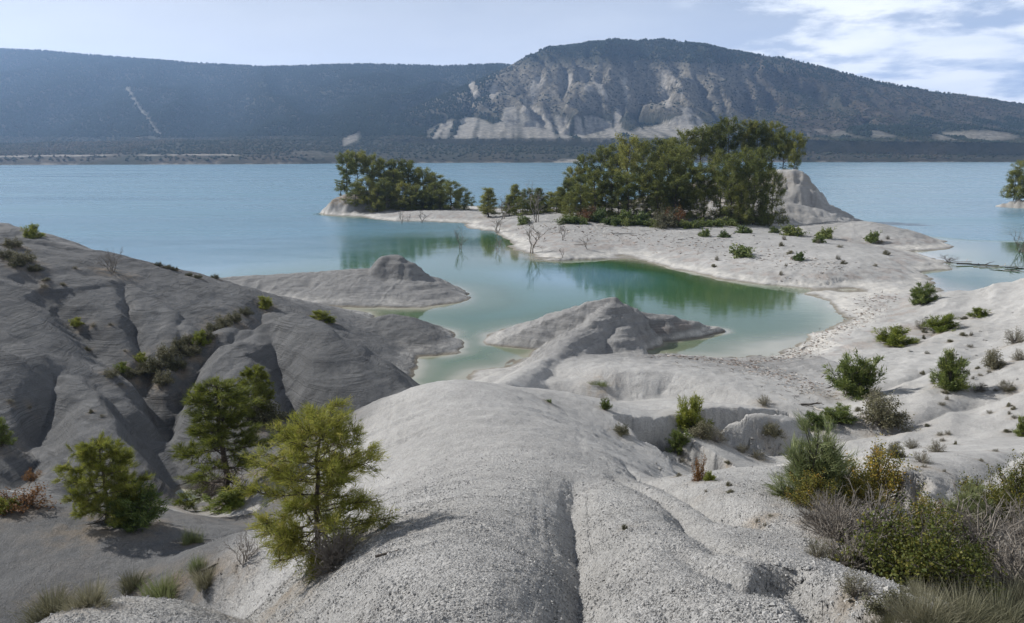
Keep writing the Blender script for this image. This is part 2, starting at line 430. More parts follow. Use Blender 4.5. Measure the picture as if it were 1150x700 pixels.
# ================================================================= GROUND OBJECT
def ground_material():
    m, nt, N = mat('marl_ground')
    out = N('ShaderNodeOutputMaterial')
    geo = N('ShaderNodeNewGeometry'); pos = geo.outputs['Position']
    A = lambda n: N('ShaderNodeAttribute', attribute_name=n).outputs['Fac']
    big = N('ShaderNodeTexNoise', {'Vector': pos, 'Scale': .12, 'Detail': 6, 'Roughness': .6}).outputs[0]
    mid = N('ShaderNodeTexNoise', {'Vector': pos, 'Scale': 1.3, 'Detail': 6, 'Roughness': .65}).outputs[0]
    mid2 = N('ShaderNodeTexNoise', {'Vector': pos, 'Scale': .28, 'Detail': 3}).outputs[0]
    fine = N('ShaderNodeTexNoise', {'Vector': pos, 'Scale': 14, 'Detail': 5, 'Roughness': .7}).outputs[0]
    grain = N('ShaderNodeTexVoronoi', {'Vector': pos, 'Scale': 34, 'Randomness': 1.0})
    grain2 = N('ShaderNodeTexVoronoi', {'Vector': pos, 'Scale': 75, 'Randomness': 1.0})
    # bedding: thin beds that run almost level through the hills
    mp = N('ShaderNodeMapping', {'Vector': pos, 'Rotation': (math.radians(3), math.radians(-3), 0), 'Scale': (.02, .02, 1.0)})
    bedn = N('ShaderNodeTexNoise', {'Vector': mp.outputs[0], 'Scale': 9.0, 'Detail': 5, 'Roughness': .78}).outputs[0]
    bedf = N('ShaderNodeTexNoise', {'Vector': mp.outputs[0], 'Scale': 1.7, 'Detail': 3, 'Roughness': .55}).outputs[0]
    c = N.ramp(big, [(.3, (.310, .306, .297)), (.7, (.405, .399, .388))]).outputs[0]
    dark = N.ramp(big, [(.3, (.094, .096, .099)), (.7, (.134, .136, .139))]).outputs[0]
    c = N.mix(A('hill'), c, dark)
    c = N.mix(N.math('MULTIPLY', A('beach'), N.ramp(mid, [(.30, .35), (.6, 1.0)]).outputs[0]), c, (.47, .455, .425))
    c = N.mix(N.math('MULTIPLY', A('earth'), N.ramp(mid, [(.42, 0.0), (.6, .85)]).outputs[0]), c, (.20, .155, .105))
    c = N.mix(N.math('MULTIPLY', A('debris'), N.ramp(fine, [(.45, 0.0), (.58, .8)]).outputs[0]), c, (.24, .175, .14))
    c = N.mix(N.math('MULTIPLY', A('litter'), N.ramp(mid, [(.40, 0.0), (.56, .8)]).outputs[0]), c, (.17, .13, .085))
    c = N.mix(A('wet'), c, (.17, .15, .115))
    # tonal break up
    bedmask = N.math('MULTIPLY', A('bed'), N.ramp(mid2, [(.42, .12), (.62, 1.0)]).outputs[0])
    bt = N.ramp(bedn, [(.30, .62), (.40, 1.0), (.62, 1.0), (.72, 1.12)]).outputs[0]
    lines = N.ramp(bedf, [(.395, 1.0), (.412, .62), (.43, 1.0), (.47, 1.0), (.487, .72), (.50, 1.1), (.535, 1.0), (.555, .68), (.57, 1.2), (.60, 1.0)]).outputs[0]
    linemask = N.math('MULTIPLY', A('bed'), N.ramp(N('ShaderNodeTexNoise', {'Vector': pos, 'Scale': .45, 'Detail': 4, 'Roughness': .65}).outputs[0], [(.42, .0), (.60, 1.0)]).outputs[0])
    c = N.mix(linemask, c, N.mix(1.0, c, lines, 'MULTIPLY'))
    btm = N.mix(bedmask, (1, 1, 1, 1), bt)
    c = N.mix(1.0, c, btm, 'MULTIPLY')
    c = N.mix(.55, c, N.ramp(mid, [(.3, .72), (.7, 1.22)]).outputs[0], 'MULTIPLY')
    c = N.mix(.6, c, N.ramp(fine, [(.3, .70), (.7, 1.25)]).outputs[0], 'MULTIPLY')
    gsel = N.ramp(grain.outputs['Color'], [(0, .62), (1, 1.28)]).outputs[0]
    c = N.mix(N.math('MULTIPLY', A('gravel'), .75), c, gsel, 'MULTIPLY')
    # relief
    h1 = N.math('MULTIPLY', grain.outputs['Distance'], -.030)
    h2 = N.math('MULTIPLY', grain2.outputs['Distance'], -.010)
    hg = N.math('MULTIPLY', N.math('ADD', h1, h2), A('gravel'))
    hf = N.math('ADD', N.math('MULTIPLY', fine, .075), N.math('MULTIPLY', lines, N.math('MULTIPLY', linemask, .080)))
    hm = N.math('MULTIPLY', mid, .05)
    hb = N.math('MULTIPLY', N.math('ADD', N.math('MULTIPLY', bedn, .20), N.math('MULTIPLY', bedf, .22)), bedmask)
    hh = N.math('ADD', N.math('ADD', hg, hf), N.math('ADD', hm, hb))
    bump = N('ShaderNodeBump', {'Height': hh, 'Strength': .9, 'Distance': 1.0})
    b = N('ShaderNodeBsdfPrincipled', {'Base Color': c, 'Roughness': .95, 'Normal': bump.outputs[0]})
    b.inputs['Specular IOR Level'].default_value = .12
    nt.links.new(b.outputs[0], out.inputs[0])
    return m
me = mesh_np('ground', Vg, Fg, ground_material())
X, Y, Zg = Vg[:, 0], Vg[:, 1], Vg[:, 2]
D = np.hypot(X, Y)
n0 = fbm(X/7, Y/7, 3); n1 = fbm(X/2.2, Y/2.2, 3)
near_lake = (Y > 40) | (X > 12)
attr(me, 'wet', (1-sstep(.02, .16, Zg+.05*n0))*.8*(D < 320))
beachz = sstep(.10, .25, Zg+.08*n0)*(1-sstep(.32, .70, Zg+.22*n0+.12*n1))
beach_area = np.clip(sstep(8, 16, X)*sstep(52, 60, Y) + sstep(100, 115, Y), 0, 1)
attr(me, 'beach', beachz*np.clip(.35+.65*beach_area, 0, 1)*(Y > 40))
farp = 1-.30*sstep(64, 76, Y)
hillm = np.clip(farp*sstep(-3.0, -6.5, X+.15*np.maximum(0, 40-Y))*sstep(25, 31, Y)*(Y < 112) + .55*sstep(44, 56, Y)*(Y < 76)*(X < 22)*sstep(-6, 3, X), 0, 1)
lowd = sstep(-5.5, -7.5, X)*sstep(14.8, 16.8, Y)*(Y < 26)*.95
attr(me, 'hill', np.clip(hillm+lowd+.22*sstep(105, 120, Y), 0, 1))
isl = sstep(115, 130, Y)*(X > 30)
attr(me, 'bed', np.clip(hillm + .35*isl + .18, 0, 1))
attr(me, 'gravel', np.clip(1-sstep(14, 34, D), .12, 1))
# reddish drift line left by the lake and leaf litter under the islet pines
deb = sstep(.55, .75, Zg+.2*n0)*(1-sstep(1.0, 1.5, Zg+.3*n0))*beach_area*sstep(-.15, .3, n1)
attr(me, 'debris', np.clip(deb, 0, 1)*.9)
attr(me, 'earth', np.clip(np.exp(-((X-36)**2/18**2+(Y-160)**2/18**2)*1.0)*1.3*sstep(1.5, 2.3, Zg), 0, 1)*sstep(-.5, .1, n0))
lit = sstep(172, 182, Y)*sstep(1.6, 2.6, Zg)*(1-sstep(10.5, 11.5, Zg))*(X > -2)*(X < 66) + (X < -1)*sstep(203, 207, Y)*sstep(1.8, 3, Zg)
attr(me, 'litter', np.clip(lit, 0, 1))
ground = link('ground', me)
tag(ground, 'pale grey eroded marl hills and beaches around the lagoon', 'ground', kind='structure')

# loose stones on the ridge in front of the viewer
GRAVEL_N = 230000
rg = np.random.default_rng(77)
gr = 2.0+20*rg.beta(1.35, 2.3, GRAVEL_N); ga = rg.uniform(-.74, .60, GRAVEL_N)
gxx, gyy = gr*np.sin(ga), gr*np.cos(ga)
_ri = np.clip(np.rint(np.interp(gr, rads, np.arange(len(rads)))).astype(int), 0, len(rads)-1); _ai = np.clip(np.rint((ga+aa)/(2*aa)*(nfront-1)).astype(int), 0, nfront-1)
gzz = gz[_ri, _ai]
gs = np.clip(rg.lognormal(math.log(.0072), .45, GRAVEL_N), .003, .026)*(1+.02*gr)
gs = gs*(.55+.45*sstep(-.4, .5, fbm(gxx/1.1, gyy/1.1, 3)))*(gzz > 5.2)
octa = np.array([(1, 0, 0), (-1, 0, 0), (0, 1, 0), (0, -1, 0), (0, 0, 1), (0, 0, -1)], float)
of = np.array([(0, 2, 4), (2, 1, 4), (1, 3, 4), (3, 0, 4), (2, 0, 5), (1, 2, 5), (3, 1, 5), (0, 3, 5)])
th = rg.uniform(0, 6.28, GRAVEL_N); ct, st_ = np.cos(th)[:, None], np.sin(th)[:, None]
vv = octa[None]*(1+rg.uniform(-.35, .35, (GRAVEL_N, 6, 1)))*gs[:, None, None]*np.stack([1+rg.uniform(-.2, .4, GRAVEL_N), np.ones(GRAVEL_N), rg.uniform(.5, .85, GRAVEL_N)], 1)[:, None]
tilt = rg.normal(0, .35, (GRAVEL_N, 1)); vv[..., 2] += vv[..., 0]*tilt
vx_ = vv[..., 0]*ct-vv[..., 1]*st_; vy_ = vv[..., 0]*st_+vv[..., 1]*ct
VV = np.stack([vx_+gxx[:, None], vy_+gyy[:, None], vv[..., 2]+(gzz+gs*.25)[:, None]], -1).reshape(-1, 3)
mg, nt, N = mat('gravel_stone'); out = N('ShaderNodeOutputMaterial')
tt_ = N('ShaderNodeAttribute', attribute_name='tone').outputs['Fac']
bs = N('ShaderNodeBsdfPrincipled', {'Base Color': N.ramp(tt_, [(0, (.17, .168, .165)), (.6, (.30, .297, .29)), (1, (.41, .40, .385))]).outputs[0], 'Roughness': .95}); bs.inputs['Specular IOR Level'].default_value = .1
nt.links.new(bs.outputs[0], out.inputs[0])
meg = mesh_np('gravel', VV, (of[None]+(np.arange(GRAVEL_N)*6)[:, None, None]).reshape(-1, 3), mg, smooth=False)
attr(meg, 'tone', np.repeat(np.clip(rg.normal(.5, .22, GRAVEL_N), 0, 1), 6))
tag(link('gravel', meg), 'loose grey marl chips covering the nearest ridge', 'gravel', kind='stuff')

# ================================================================= WATER
wr = np.concatenate([np.geomspace(20, 48, 40)[:-1], np.geomspace(48, 260, 420)[:-1], np.geomspace(260, 3300, 90)])
wa = np.concatenate([np.linspace(-aa, aa, 420), np.linspace(aa, 2*math.pi-aa, 60)[1:-1]])
WA, WR = np.meshgrid(wa, wr)
wx, wy = WR*np.sin(WA), WR*np.cos(WA)
dep = np.where(WR < 300, -height(wx, wy, False), 6.0)
_t = np.clip(((wx+36)*102+(wy-224)*-34)/(102**2+34**2), 0, 1); _d = np.hypot(wx+36-102*_t, wy-224+34*_t)
_m = sstep(4, 48, _d)*np.clip(sstep(120, 190, wy)+sstep(-15, -60, wx), 0, 1); _m2 = np.clip(sstep(-40, -47, wx)*(wy > 150)+sstep(222, 232, wy)+(wx > 62)*sstep(140, 150, wy), 0, 1); dep = np.clip(dep*(1+7*_m2), 0, 6); dep = dep+(6-dep)*_m
mw, nt, N = mat('lake_water')
out = N('ShaderNodeOutputMaterial')
pos = N('ShaderNodeNewGeometry').outputs['Position']
A = lambda n: N('ShaderNodeAttribute', attribute_name=n).outputs['Fac']
tn = N('ShaderNodeTexNoise', {'Vector': pos, 'Scale': .045, 'Detail': 4, 'Distortion': .6}).outputs[0]
dd = N.math('ADD', A('depth'), N.math('MULTIPLY', N.math('SUBTRACT', tn, .5), 1.6))
dd = N.math('DIVIDE', dd, 6.0, True)
# silty shallows, green lagoon, blue-green open lake
wc = N.ramp(dd, [(0.0, (.27, .265, .21)), (.04, (.150, .170, .115)), (.12, (.075, .118, .060)), (.32, (.036, .088, .036)), (.50, (.042, .115, .080)), (.70, (.090, .185, .225)), (1.0, (.112, .215, .285))]).outputs[0]
mpw = N('ShaderNodeMapping', {'Vector': pos, 'Scale': (.55, 1.0, 1.0), 'Rotation': (0, 0, math.radians(12))})
r1 = N('ShaderNodeTexNoise', {'Vector': mpw.outputs[0], 'Scale': 1.1, 'Detail': 4, 'Roughness': .6}).outputs[0]
r2 = N('ShaderNodeTexNoise', {'Vector': mpw.outputs[0], 'Scale': .10, 'Detail': 2}).outputs[0]
r3 = N('ShaderNodeTexNoise', {'Vector': mpw.outputs[0], 'Scale': .022, 'Detail': 3}).outputs[0]
wind = N.math('MULTIPLY', A('open'), N.ramp(r3, [(.38, .55), (.62, 1.3)]).outputs[0])
hh = N.math('MULTIPLY', N.math('ADD', N.math('MULTIPLY', r1, .10), N.math('MULTIPLY', r2, .25)), wind)
bump = N('ShaderNodeBump', {'Height': hh, 'Strength': 1.0, 'Distance': 1.0})
mps = N('ShaderNodeMapping', {'Vector': pos, 'Scale': (.006, .030, 1.0), 'Rotation': (0, 0, math.radians(-4))})
streak_n = N('ShaderNodeTexNoise', {'Vector': mps.outputs[0], 'Scale': 1.0, 'Detail': 5, 'Roughness': .6}).outputs[0]
b = N('ShaderNodeBsdfPrincipled', {'Base Color': wc, 'Roughness': N.math('ADD', .04, N.math('MULTIPLY', A('open'), N.ramp(streak_n, [(.34, .14), (.66, .31)]).outputs[0])), 'IOR': 1.333, 'Normal': bump.outputs[0]})
nt.links.new(b.outputs[0], out.inputs[0])
mew = mesh_np('water', np.stack([wx, wy, np.zeros_like(wx)], -1).reshape(-1, 3), grid_faces(len(wr), len(wa), True), mw)
attr(mew, 'depth', np.clip(dep.ravel(), 0, 6))
op = .05+.95*sstep(2.2, 4.5, dep)*sstep(90, 190, WR+0*dep)
attr(mew, 'open', op.ravel())
water = link('water', mew); tag(water, 'calm turquoise lake water with a green lagoon', 'lake', kind='structure')

# ================================================================= FAR MOUNTAIN
def elev(py, Yr): return H - depr(py)*Yr
ip = np.interp
pxs = np.linspace(-650, 1850, 900)
ys = np.concatenate([np.linspace(1150, 1700, 45)[:-1], np.linspace(1700, 2300, 120)[:-1], np.linspace(2300, 3400, 110)[:-1], np.linspace(3400, 3900, 8)])
def mountain(px, Y, noise=True):
    X = (px-575)/F*Y*CP
    shore = ip(px, [-650, 0, 300, 420, 520, 700, 900, 1150, 1850], [1180, 1215, 1330, 1480, 1560, 1620, 1680, 1720, 1700])
    w = fbm(X/260, Y/260, 4)
    # low wooded shelf along the shore
    top = ip(px, [-650, 0, 200, 400, 560, 800, 950, 1150, 1850], [34, 34, 40, 46, 50, 52, 44, 40, 40])
    e = (Y-shore)
    shelf = np.where(e < 0, e*.2, 5*sstep(0, 14, e) + (top-5)*np.clip((e-10)/(330), 0, 1)**.8) + 3.0*w*sstep(20, 200, e)
    # left range
    skl = ip(px, [-650, -300, 0, 60, 100, 220, 300, 365, 420, 500, 560, 640, 900, 1850], [66, 56, 54, 57, 61, 70, 75, 73, 72, 74, 72, 80, 110, 150])
    YL = 3200.0
    zr = H - (np.tan(PITCH-np.arctan((350-skl)/F)))*YL
    s = np.clip((Y-1800)/(YL-1800), 0, 1)
    zl = top + (zr-top)*np.where(s < 1, .30*s+.70*s**1.25, 1) - np.clip(Y-YL, 0, 9e9)*.35
    rid = np.abs(fbm(X/420+Y/1500, Y/1300, 3))
    zl = zl + np.where(Y < YL, np.sin(np.pi*np.clip(s, 0, 1))**.8, 0)*(-85*rid+26+10*w)
    # main mountain
    cx = [300, 390, 430, 470, 520, 560, 590, 620, 660, 700, 740, 790, 830, 880, 930, 980, 1040, 1100, 1150, 1300, 1500, 1850]
    cy = [164, 157, 140, 119, 98, 80, 65, 54, 48, 45.5, 47, 52, 60, 66, 79, 92, 103, 110, 118, 138, 156, 165]
    yr = [1850, 1900, 2020, 2160, 2360, 2500, 2600, 2680, 2700, 2700, 2700, 2700, 2700, 2700, 2700, 2700, 2700, 2700, 2700, 2650, 2600, 2600]
    skm = ip(px, cx, cy); YM = ip(px, cx, yr)
    zm = H - (np.tan(PITCH-np.arctan((350-skm)/F)))*YM
    foot = ip(px, [300, 390, 470, 560, 700, 900, 1100, 1850], [1800, 1820, 1860, 1930, 1950, 1960, 1980, 1980])
    s = np.clip((Y-foot)/np.maximum(YM-foot, 30), 0, 1)
    steep = ip(px, [300, 480, 560, 800, 900, 1850], [0, .2, 1, 1, .35, .2])
    prof1 = ip(s.ravel(), [0, .10, .22, .45, .62, .72, .86, 1], [0, .15, .27, .50, .76, .88, .955, 1]).reshape(np.shape(s))
    prof2 = ip(s.ravel(), [0, .15, .4, .7, .9, 1], [0, .17, .40, .71, .92, 1]).reshape(np.shape(s))
    prof = prof1*steep+prof2*(1-steep)
    zz = top + (zm-top)*prof
    but = fbm(X/150+.5*w, Y/900+3, 3)
    bell = np.clip(np.sin(np.pi*np.clip(s, 0, 1)**.75), 0, 1)
    zz = zz + bell*(zm-top)/300*(-72*np.abs(but)*(.6+.6*steep)+20*steep+10*w) 
    zz = zz + bell*steep*9*fbm(X/38, Y/120, 3)
    # broad spurs on the eastern flank
    zz = zz + bell*(1-steep)*(zm/220)*(-70*np.abs(fbm((X+.55*Y)/430+1.2, Y/1500, 2))+14)
    zz = zz - np.clip(Y-YM, 0, 9e9)*.45
    zl = np.where(Y > 1800, zl, -50); zz = np.where(Y > foot, zz, -50)
    z = np.maximum(np.maximum(zl, zz), shelf)
    return np.maximum(z, -9) , (zz > zl), s, but, w, e
PX, YY = np.meshgrid(pxs, ys)
MZ, ismain, ms, mb, mw_, me_ = mountain(PX, YY)
MX = (PX-575)/F*YY*CP
PYp = 350 + F*np.tan(PITCH - np.arctan2(H-MZ, YY)*1.0 - 2*PITCH + 0)*0
ang = np.arctan2(MZ-H, YY)            # elevation angle
PYp = 350 - F*np.tan(ang+PITCH)
nA_ = fbm(MX/95, MZ/70, 4); nB_ = fbm(MX/30, MZ/60, 3)
def box(a, b, s, v): return sstep(a-s, a+s, v)*(1-sstep(b-s, b+s, v))
ftop = np.interp(PX, [470, 520, 560, 600, 640, 672, 700, 740, 770, 805], [146, 133, 136, 119, 134, 131, 146, 141, 124, 150])
foot_band = box(478, 805, 10, PX)*box(ftop+5*np.clip(nA_, -1, 1), 156, 2.5, PYp)
nV_ = fbm(MX/13, MZ/160, 3)
scar = .82*foot_band*np.clip(.25+sstep(-.9, -.1, nA_*.5+.6*nV_)*.75, 0, 1)*np.clip(.80+.45*nV_, .3, 1)
streak = 0*PX
for (x0, y0, x1, y1, wd) in [(530,92,536,112,7),(556,95,553,112,5),(605,86,588,128,9),(652,76,660,104,7),(668,92,680,112,8),(640,82,636,100,4),(742,78,748,122,6),(752,84,764,110,5),(700,88,704,116,4),(690,115,694,150,6),(575,120,560,150,9),(765,120,795,148,9),(815,132,823,150,6)]:
    t = np.clip((PYp-y0)/(y1-y0), 0, 1)
    d = np.abs(PX-(x0+(x1-x0)*t)+4*nB_)
    streak = np.maximum(streak, (1-sstep(wd*.35, wd, d))*box(y0, y1, 3, PYp)*sstep(-.55, .05, nB_+.3))
scar = np.maximum(scar, streak*.85)
scar = np.maximum(scar, box(385, 404, 4, PX)*box(151, 161, 2, PYp + (PX-395)*.45)*.62)
# bare ledges along the foot of the eastern flank
scar = np.maximum(scar, .45*box(890, 1010, 14, PX)*box(145, 156, 3, PYp+3*nA_)*sstep(-.3, .2, nA_))
scar = np.maximum(scar, .55*box(1045, 1140, 12, PX)*box(146+.1*np.abs(PX-1090), 159, 3, PYp+3*nA_)*sstep(-.4, .1, nA_))
# fire break and tracks on the left range
t = np.clip((PYp-98)/52, 0, 1)
brk = (1-sstep(1.6, 3.4, np.abs(PX-(149+31*t**1.2)+.5*nB_)))*box(98, 151, 2, PYp)
track = box(-300, 130, 20, PX)*(1-sstep(.5, 1.4, np.abs(PYp-(175.5-.012*PX+.8*nA_))))*.7 + box(155, 270, 8, PX)*(1-sstep(.5, 1.2, np.abs(PYp-174+.6*nA_)))*.7
track = track + box(150, 215, 8, PX)*box(154, 159, 2, PYp+5*nA_)*.28 + box(320, 400, 14, PX)*box(169, 177, 3, PYp+5*nA_)*.26
shoreline = (1-sstep(3, 9, me_))*.9*sstep(-.6, .2, nA_)
scar = np.maximum(np.maximum(scar, brk*.52), np.maximum(track, shoreline*.6))
scar = np.maximum(scar, box(622, 655, 4, PX)*(1-sstep(9, 20, me_))*.9)
rocky = ismain*box(450, 860, 30, PX)*box(72, 126, 8, PYp)*.8
dry = ismain*sstep(780, 880, PX)*sstep(-.7, .5, nA_+.3)
mm, nt, N = mat('mountain_slope')
out = N('ShaderNodeOutputMaterial'); pos = N('ShaderNodeNewGeometry').outputs['Position']
A = lambda n: N('ShaderNodeAttribute', attribute_name=n).outputs['Fac']
a1 = N('ShaderNodeTexNoise', {'Vector': pos, 'Scale': .02, 'Detail': 8, 'Roughness': .7}).outputs[0]
a2 = N('ShaderNodeTexNoise', {'Vector': pos, 'Scale': .09, 'Detail': 6, 'Roughness': .7}).outputs[0]
c = N.ramp(a1, [(.35, (.030, .036, .022)), (.65, (.052, .050, .034))]).outputs[0]
c = N.mix(A('rocky'), c, N.ramp(a2, [(.36, (.070, .065, .048)), (.60, (.26, .232, .19))]).outputs[0])
c = N.mix(A('dry'), c, N.ramp(a2, [(.35, (.052, .047, .036)), (.65, (.120, .098, .074))]).outputs[0])
c = N.mix(N.ramp(N.math('ADD', A('scar'), N.math('MULTIPLY', N.math('SUBTRACT', a2, .5), .8)), [(.22, 0.0), (.80, .80)]).outputs[0], c, N.ramp(a2, [(.3, (.25, .23, .20)), (.7, (.46, .43, .385))]).outputs[0])
bump = N('ShaderNodeBump', {'Height': N.math('ADD', N.math('MULTIPLY', a2, 9.0), N.math('MULTIPLY', a1, 14.0)), 'Strength': .8, 'Distance': 1.0})
b = N('ShaderNodeBsdfPrincipled', {'Base Color': c, 'Roughness': .95, 'Normal': bump.outputs[0]})
b.inputs['Specular IOR Level'].default_value = .1
nt.links.new(b.outputs[0], out.inputs[0])
mem = mesh_np('mountain', np.stack([MX, YY, MZ], -1).reshape(-1, 3), grid_faces(len(ys), len(pxs)), mm)
shelf_dry = sstep(168, 175, PYp)*(.45+.45*sstep(420, 250, PX))*sstep(-.5, .3, nA_)
dry = np.maximum(dry, shelf_dry)
attr(mem, 'scar', scar); attr(mem, 'rocky', rocky); attr(mem, 'dry', dry*.9)
mtn = link('mountain', mem); tag(mtn, 'long wooded mountain with pale landslide scars beyond the lake', 'mountain', kind='structure')

# woods on the mountain: a far mass nobody could count
def lump(rng, rings=3, sides=6, pointed=.5):
    P = []; 
    for k, (h, w) in enumerate([(0.05, .55), (.38, 1.0), (.72, .68*(1-pointed*.5))]):
        for j in range(sides):
            a = 2*math.pi*(j+.5*(k % 2))/sides
            q = w*.5*(1+rng.uniform(-.25, .25)); P.append((q*math.cos(a), q*math.sin(a), h+rng.uniform(-.08, .08)))
    P.append((rng.uniform(-.08, .08), rng.uniform(-.08, .08), 1.0))
    Fc = []
    for k in range(2):
        for j in range(sides):
            a, b = k*sides+j, k*sides+(j+1) % sides; c, d = a+sides, b+sides
            Fc += [(a, b, d), (a, d, c)]
    for j in range(sides): Fc.append((2*sides+j, 2*sides+(j+1) % sides, 3*sides))
    return np.array(P), np.array(Fc)
def scatter_mesh(pts, size, wide, rng, name, material, tone):
    lumps = [lump(rng, pointed=rng.uniform(0, 1)) for _ in range(8)]
    Vs, Fs, T = [], [], []; off = 0
    which = rng.integers(0, 8, len(pts)); rot = rng.uniform(0, 6.28, len(pts))
    for k in range(8):
        idx = np.nonzero(which == k)[0]
        P, Fc = lumps[k]; n = len(P)
        c, s = np.cos(rot[idx])[:, None], np.sin(rot[idx])[:, None]
        vx = (P[None, :, 0]*c - P[None, :, 1]*s)*wide[idx][:, None]; vy = (P[None, :, 0]*s + P[None, :, 1]*c)*wide[idx][:, None]
        vz = P[None, :, 2]*size[idx][:, None]
        Vk = np.stack([vx, vy, vz], -1) + pts[idx][:, None, :]
        Vs.append(Vk.reshape(-1, 3))
        Fs.append((Fc[None] + (np.arange(len(idx))*n)[:, None, None] + off).reshape(-1, 3)); off += len(idx)*n
        T.append(np.repeat(tone[idx], n))
    me = mesh_np(name, np.vstack(Vs), np.vstack(Fs), material, smooth=False)
    attr(me, 'tone', np.concatenate(T)); return me
def wood_material(name, a, b, c):
    m, nt, N = mat(name); out = N('ShaderNodeOutputMaterial')
    t = N('ShaderNodeAttribute', attribute_name='tone').outputs['Fac']
    pos = N('ShaderNodeNewGeometry').outputs['Position']
    ns = N('ShaderNodeTexNoise', {'Vector': pos, 'Scale': .5, 'Detail': 2}).outputs[0]
    col = N.mix(.6, N.ramp(t, [(0, a), (.5, b), (1, c)]).outputs[0], N.ramp(ns, [(.3, .6), (.7, 1.4)]).outputs[0], 'MULTIPLY')
    bs = N('ShaderNodeBsdfPrincipled', {'Base Color': col, 'Roughness': .9}); bs.inputs['Specular IOR Level'].default_value = .1
    nt.links.new(bs.outputs[0], out.inputs[0]); return m
rng = np.random.default_rng(5)
def sample_slope(n, px0, px1):
    px = rng.uniform(px0, px1, n)
    # even cover in the steep part as well as on the flat shelf
    Y = np.where(rng.random(n) < .25, rng.uniform(1180, 1900, n), rng.uniform(1800, 3230, n))
    z, main, s, but, w, e = mountain(px, Y)
    X = (px-575)/F*Y*CP
    py = 350 - F*np.tan(np.arctan2(z-H, Y)+PITCH)
    return px, Y, X, z, main, s, e, py
FOREST_N = 230000
px, Yf, Xf, zf, mainf, sf, ef, pyf = sample_slope(FOREST_N, -330, 1500)
nA = fbm(Xf/95, zf/70, 4); nB = fbm(Xf/30, zf/60, 3)
gi = np.clip(((px+650)/2500*899).astype(int), 0, 899); gj = np.clip(np.searchsorted(ys, Yf), 0, len(ys)-1)
bare = scar[gj, gi] > .22
prob = np.where(mainf, .42, .95)
prob = np.where(mainf & ((pyf < 64+.11*np.maximum(px-700, 0)) | (px < 545)), .95, prob)
prob = np.where(mainf & (px > 560) & (pyf > 72) & (pyf < 150), .13+.45*sstep(.05, .5, nA), prob)
prob = np.where(mainf & (px > 840), .30+.5*sstep(-.1, .5, nA), prob)
shelfm = (zf < 56)
prob = np.where(shelfm, .40+.5*sstep(-.2, .4, nA), prob); prob = np.where(zf < 16, .22*prob/.5, prob)
keep = (rng.random(FOREST_N) < prob) & ~bare & (ef > 14) & (zf > 4)
P3 = np.stack([Xf, Yf, zf-.6], -1)[keep]
conif = (~mainf | (px < 560) | (pyf < 66+.11*np.maximum(px-700, 0)))[keep] & ~shelfm[keep]
n = len(P3)
sz = np.where(conif, rng.uniform(4.2, 8, n), rng.uniform(2.4, 5.2, n)); wd = np.where(conif, rng.uniform(3.6, 6.5, n), rng.uniform(3.5, 7, n))
tone = np.where(conif, rng.uniform(0, .45, n), np.clip(.55+.35*nA[keep]+rng.uniform(-.25, .25, n), 0, 1))
left = ~mainf[keep]
mwood = wood_material('far_wood', (.016, .030, .018), (.032, .044, .024), (.095, .080, .055))
fw = link('far_forest', scatter_mesh(P3[left], sz[left], wd[left], rng, 'far_forest', mwood, tone[left]))
tag(fw, 'dense dark pine forest covering the long left mountainside', 'forest', kind='stuff')
fw = link('hillside_scrub', scatter_mesh(P3[~left], sz[~left], wd[~left], rng, 'hillside_scrub', mwood, tone[~left]))
tag(fw, 'thin woods and scrub on the scarred mountain face', 'woods', kind='stuff')
print('far trees', n)

# ================================================================= SKY, SUN, HAZE, CAMERA
SUN_AZ, SUN_EL = math.radians(-63), math.radians(35)      # azimuth from the view direction, negative = left
world = bpy.data.worlds.new('World'); SC.world = world; world.use_nodes = True
nt = world.node_tree; nt.nodes.clear(); N = Nd(nt)
sky = N('ShaderNodeTexSky', sky_type='NISHITA', sun_disc=False, sun_elevation=SUN_EL, sun_rotation=SUN_AZ, altitude=500, air_density=1.0, dust_density=1.6, ozone_density=1.2)
tc = N('ShaderNodeTexCoord').outputs['Generated']
sep = N('ShaderNodeSeparateXYZ', {0: tc})
# a flat cloud deck seen from below: direction divided by its height
hz = N.math('ADD', N.math('MAXIMUM', sep.outputs[2], 0.0), .16)
cx = N.math('DIVIDE', sep.outputs[0], hz); cy = N.math('DIVIDE', sep.outputs[1], hz)
cv = N('ShaderNodeCombineXYZ', {0: cx, 1: cy, 2: 0.0})
cn = N('ShaderNodeTexNoise', {'Vector': cv.outputs[0], 'Scale': 1.9, 'Detail': 9, 'Roughness': .58, 'Distortion': .1}).outputs[0]
wisp = N('ShaderNodeTexNoise', {'Vector': cv.outputs[0], 'Scale': .45, 'Detail': 6, 'Roughness': .6}).outputs[0]
# more cloud towards the right
east = N('ShaderNodeMapRange', {'Value': sep.outputs[0], 'From Min': .16, 'From Max': .50, 'To Min': 0.0, 'To Max': 1.0}, clamp=True).outputs[0]
low = N('ShaderNodeMapRange', {'Value': sep.outputs[2], 'From Min': .0, 'From Max': .10, 'To Min': 0.4, 'To Max': 1.0}, clamp=True).outputs[0]
cum = N.math('MULTIPLY', N.ramp(N.math('ADD', cn, N.math('MULTIPLY', east, .14)), [(.50, 0.0), (.66, 1.0)], 'EASE').outputs[0], N.ramp(east, [(0, .0), (.35, 1.0)]).outputs[0])
thin = N.math('MULTIPLY', N.ramp(wisp, [(.40, 0.0), (.75, .30)]).outputs[0], 1.0)
cl = N.math('MAXIMUM', cum, thin)
shade = N.ramp(N('ShaderNodeTexNoise', {'Vector': cv.outputs[0], 'Scale': 2.1, 'Detail': 5}).outputs[0], [(.3, (34, 37, 42)), (.65, (45, 46, 47.5))]).outputs[0]
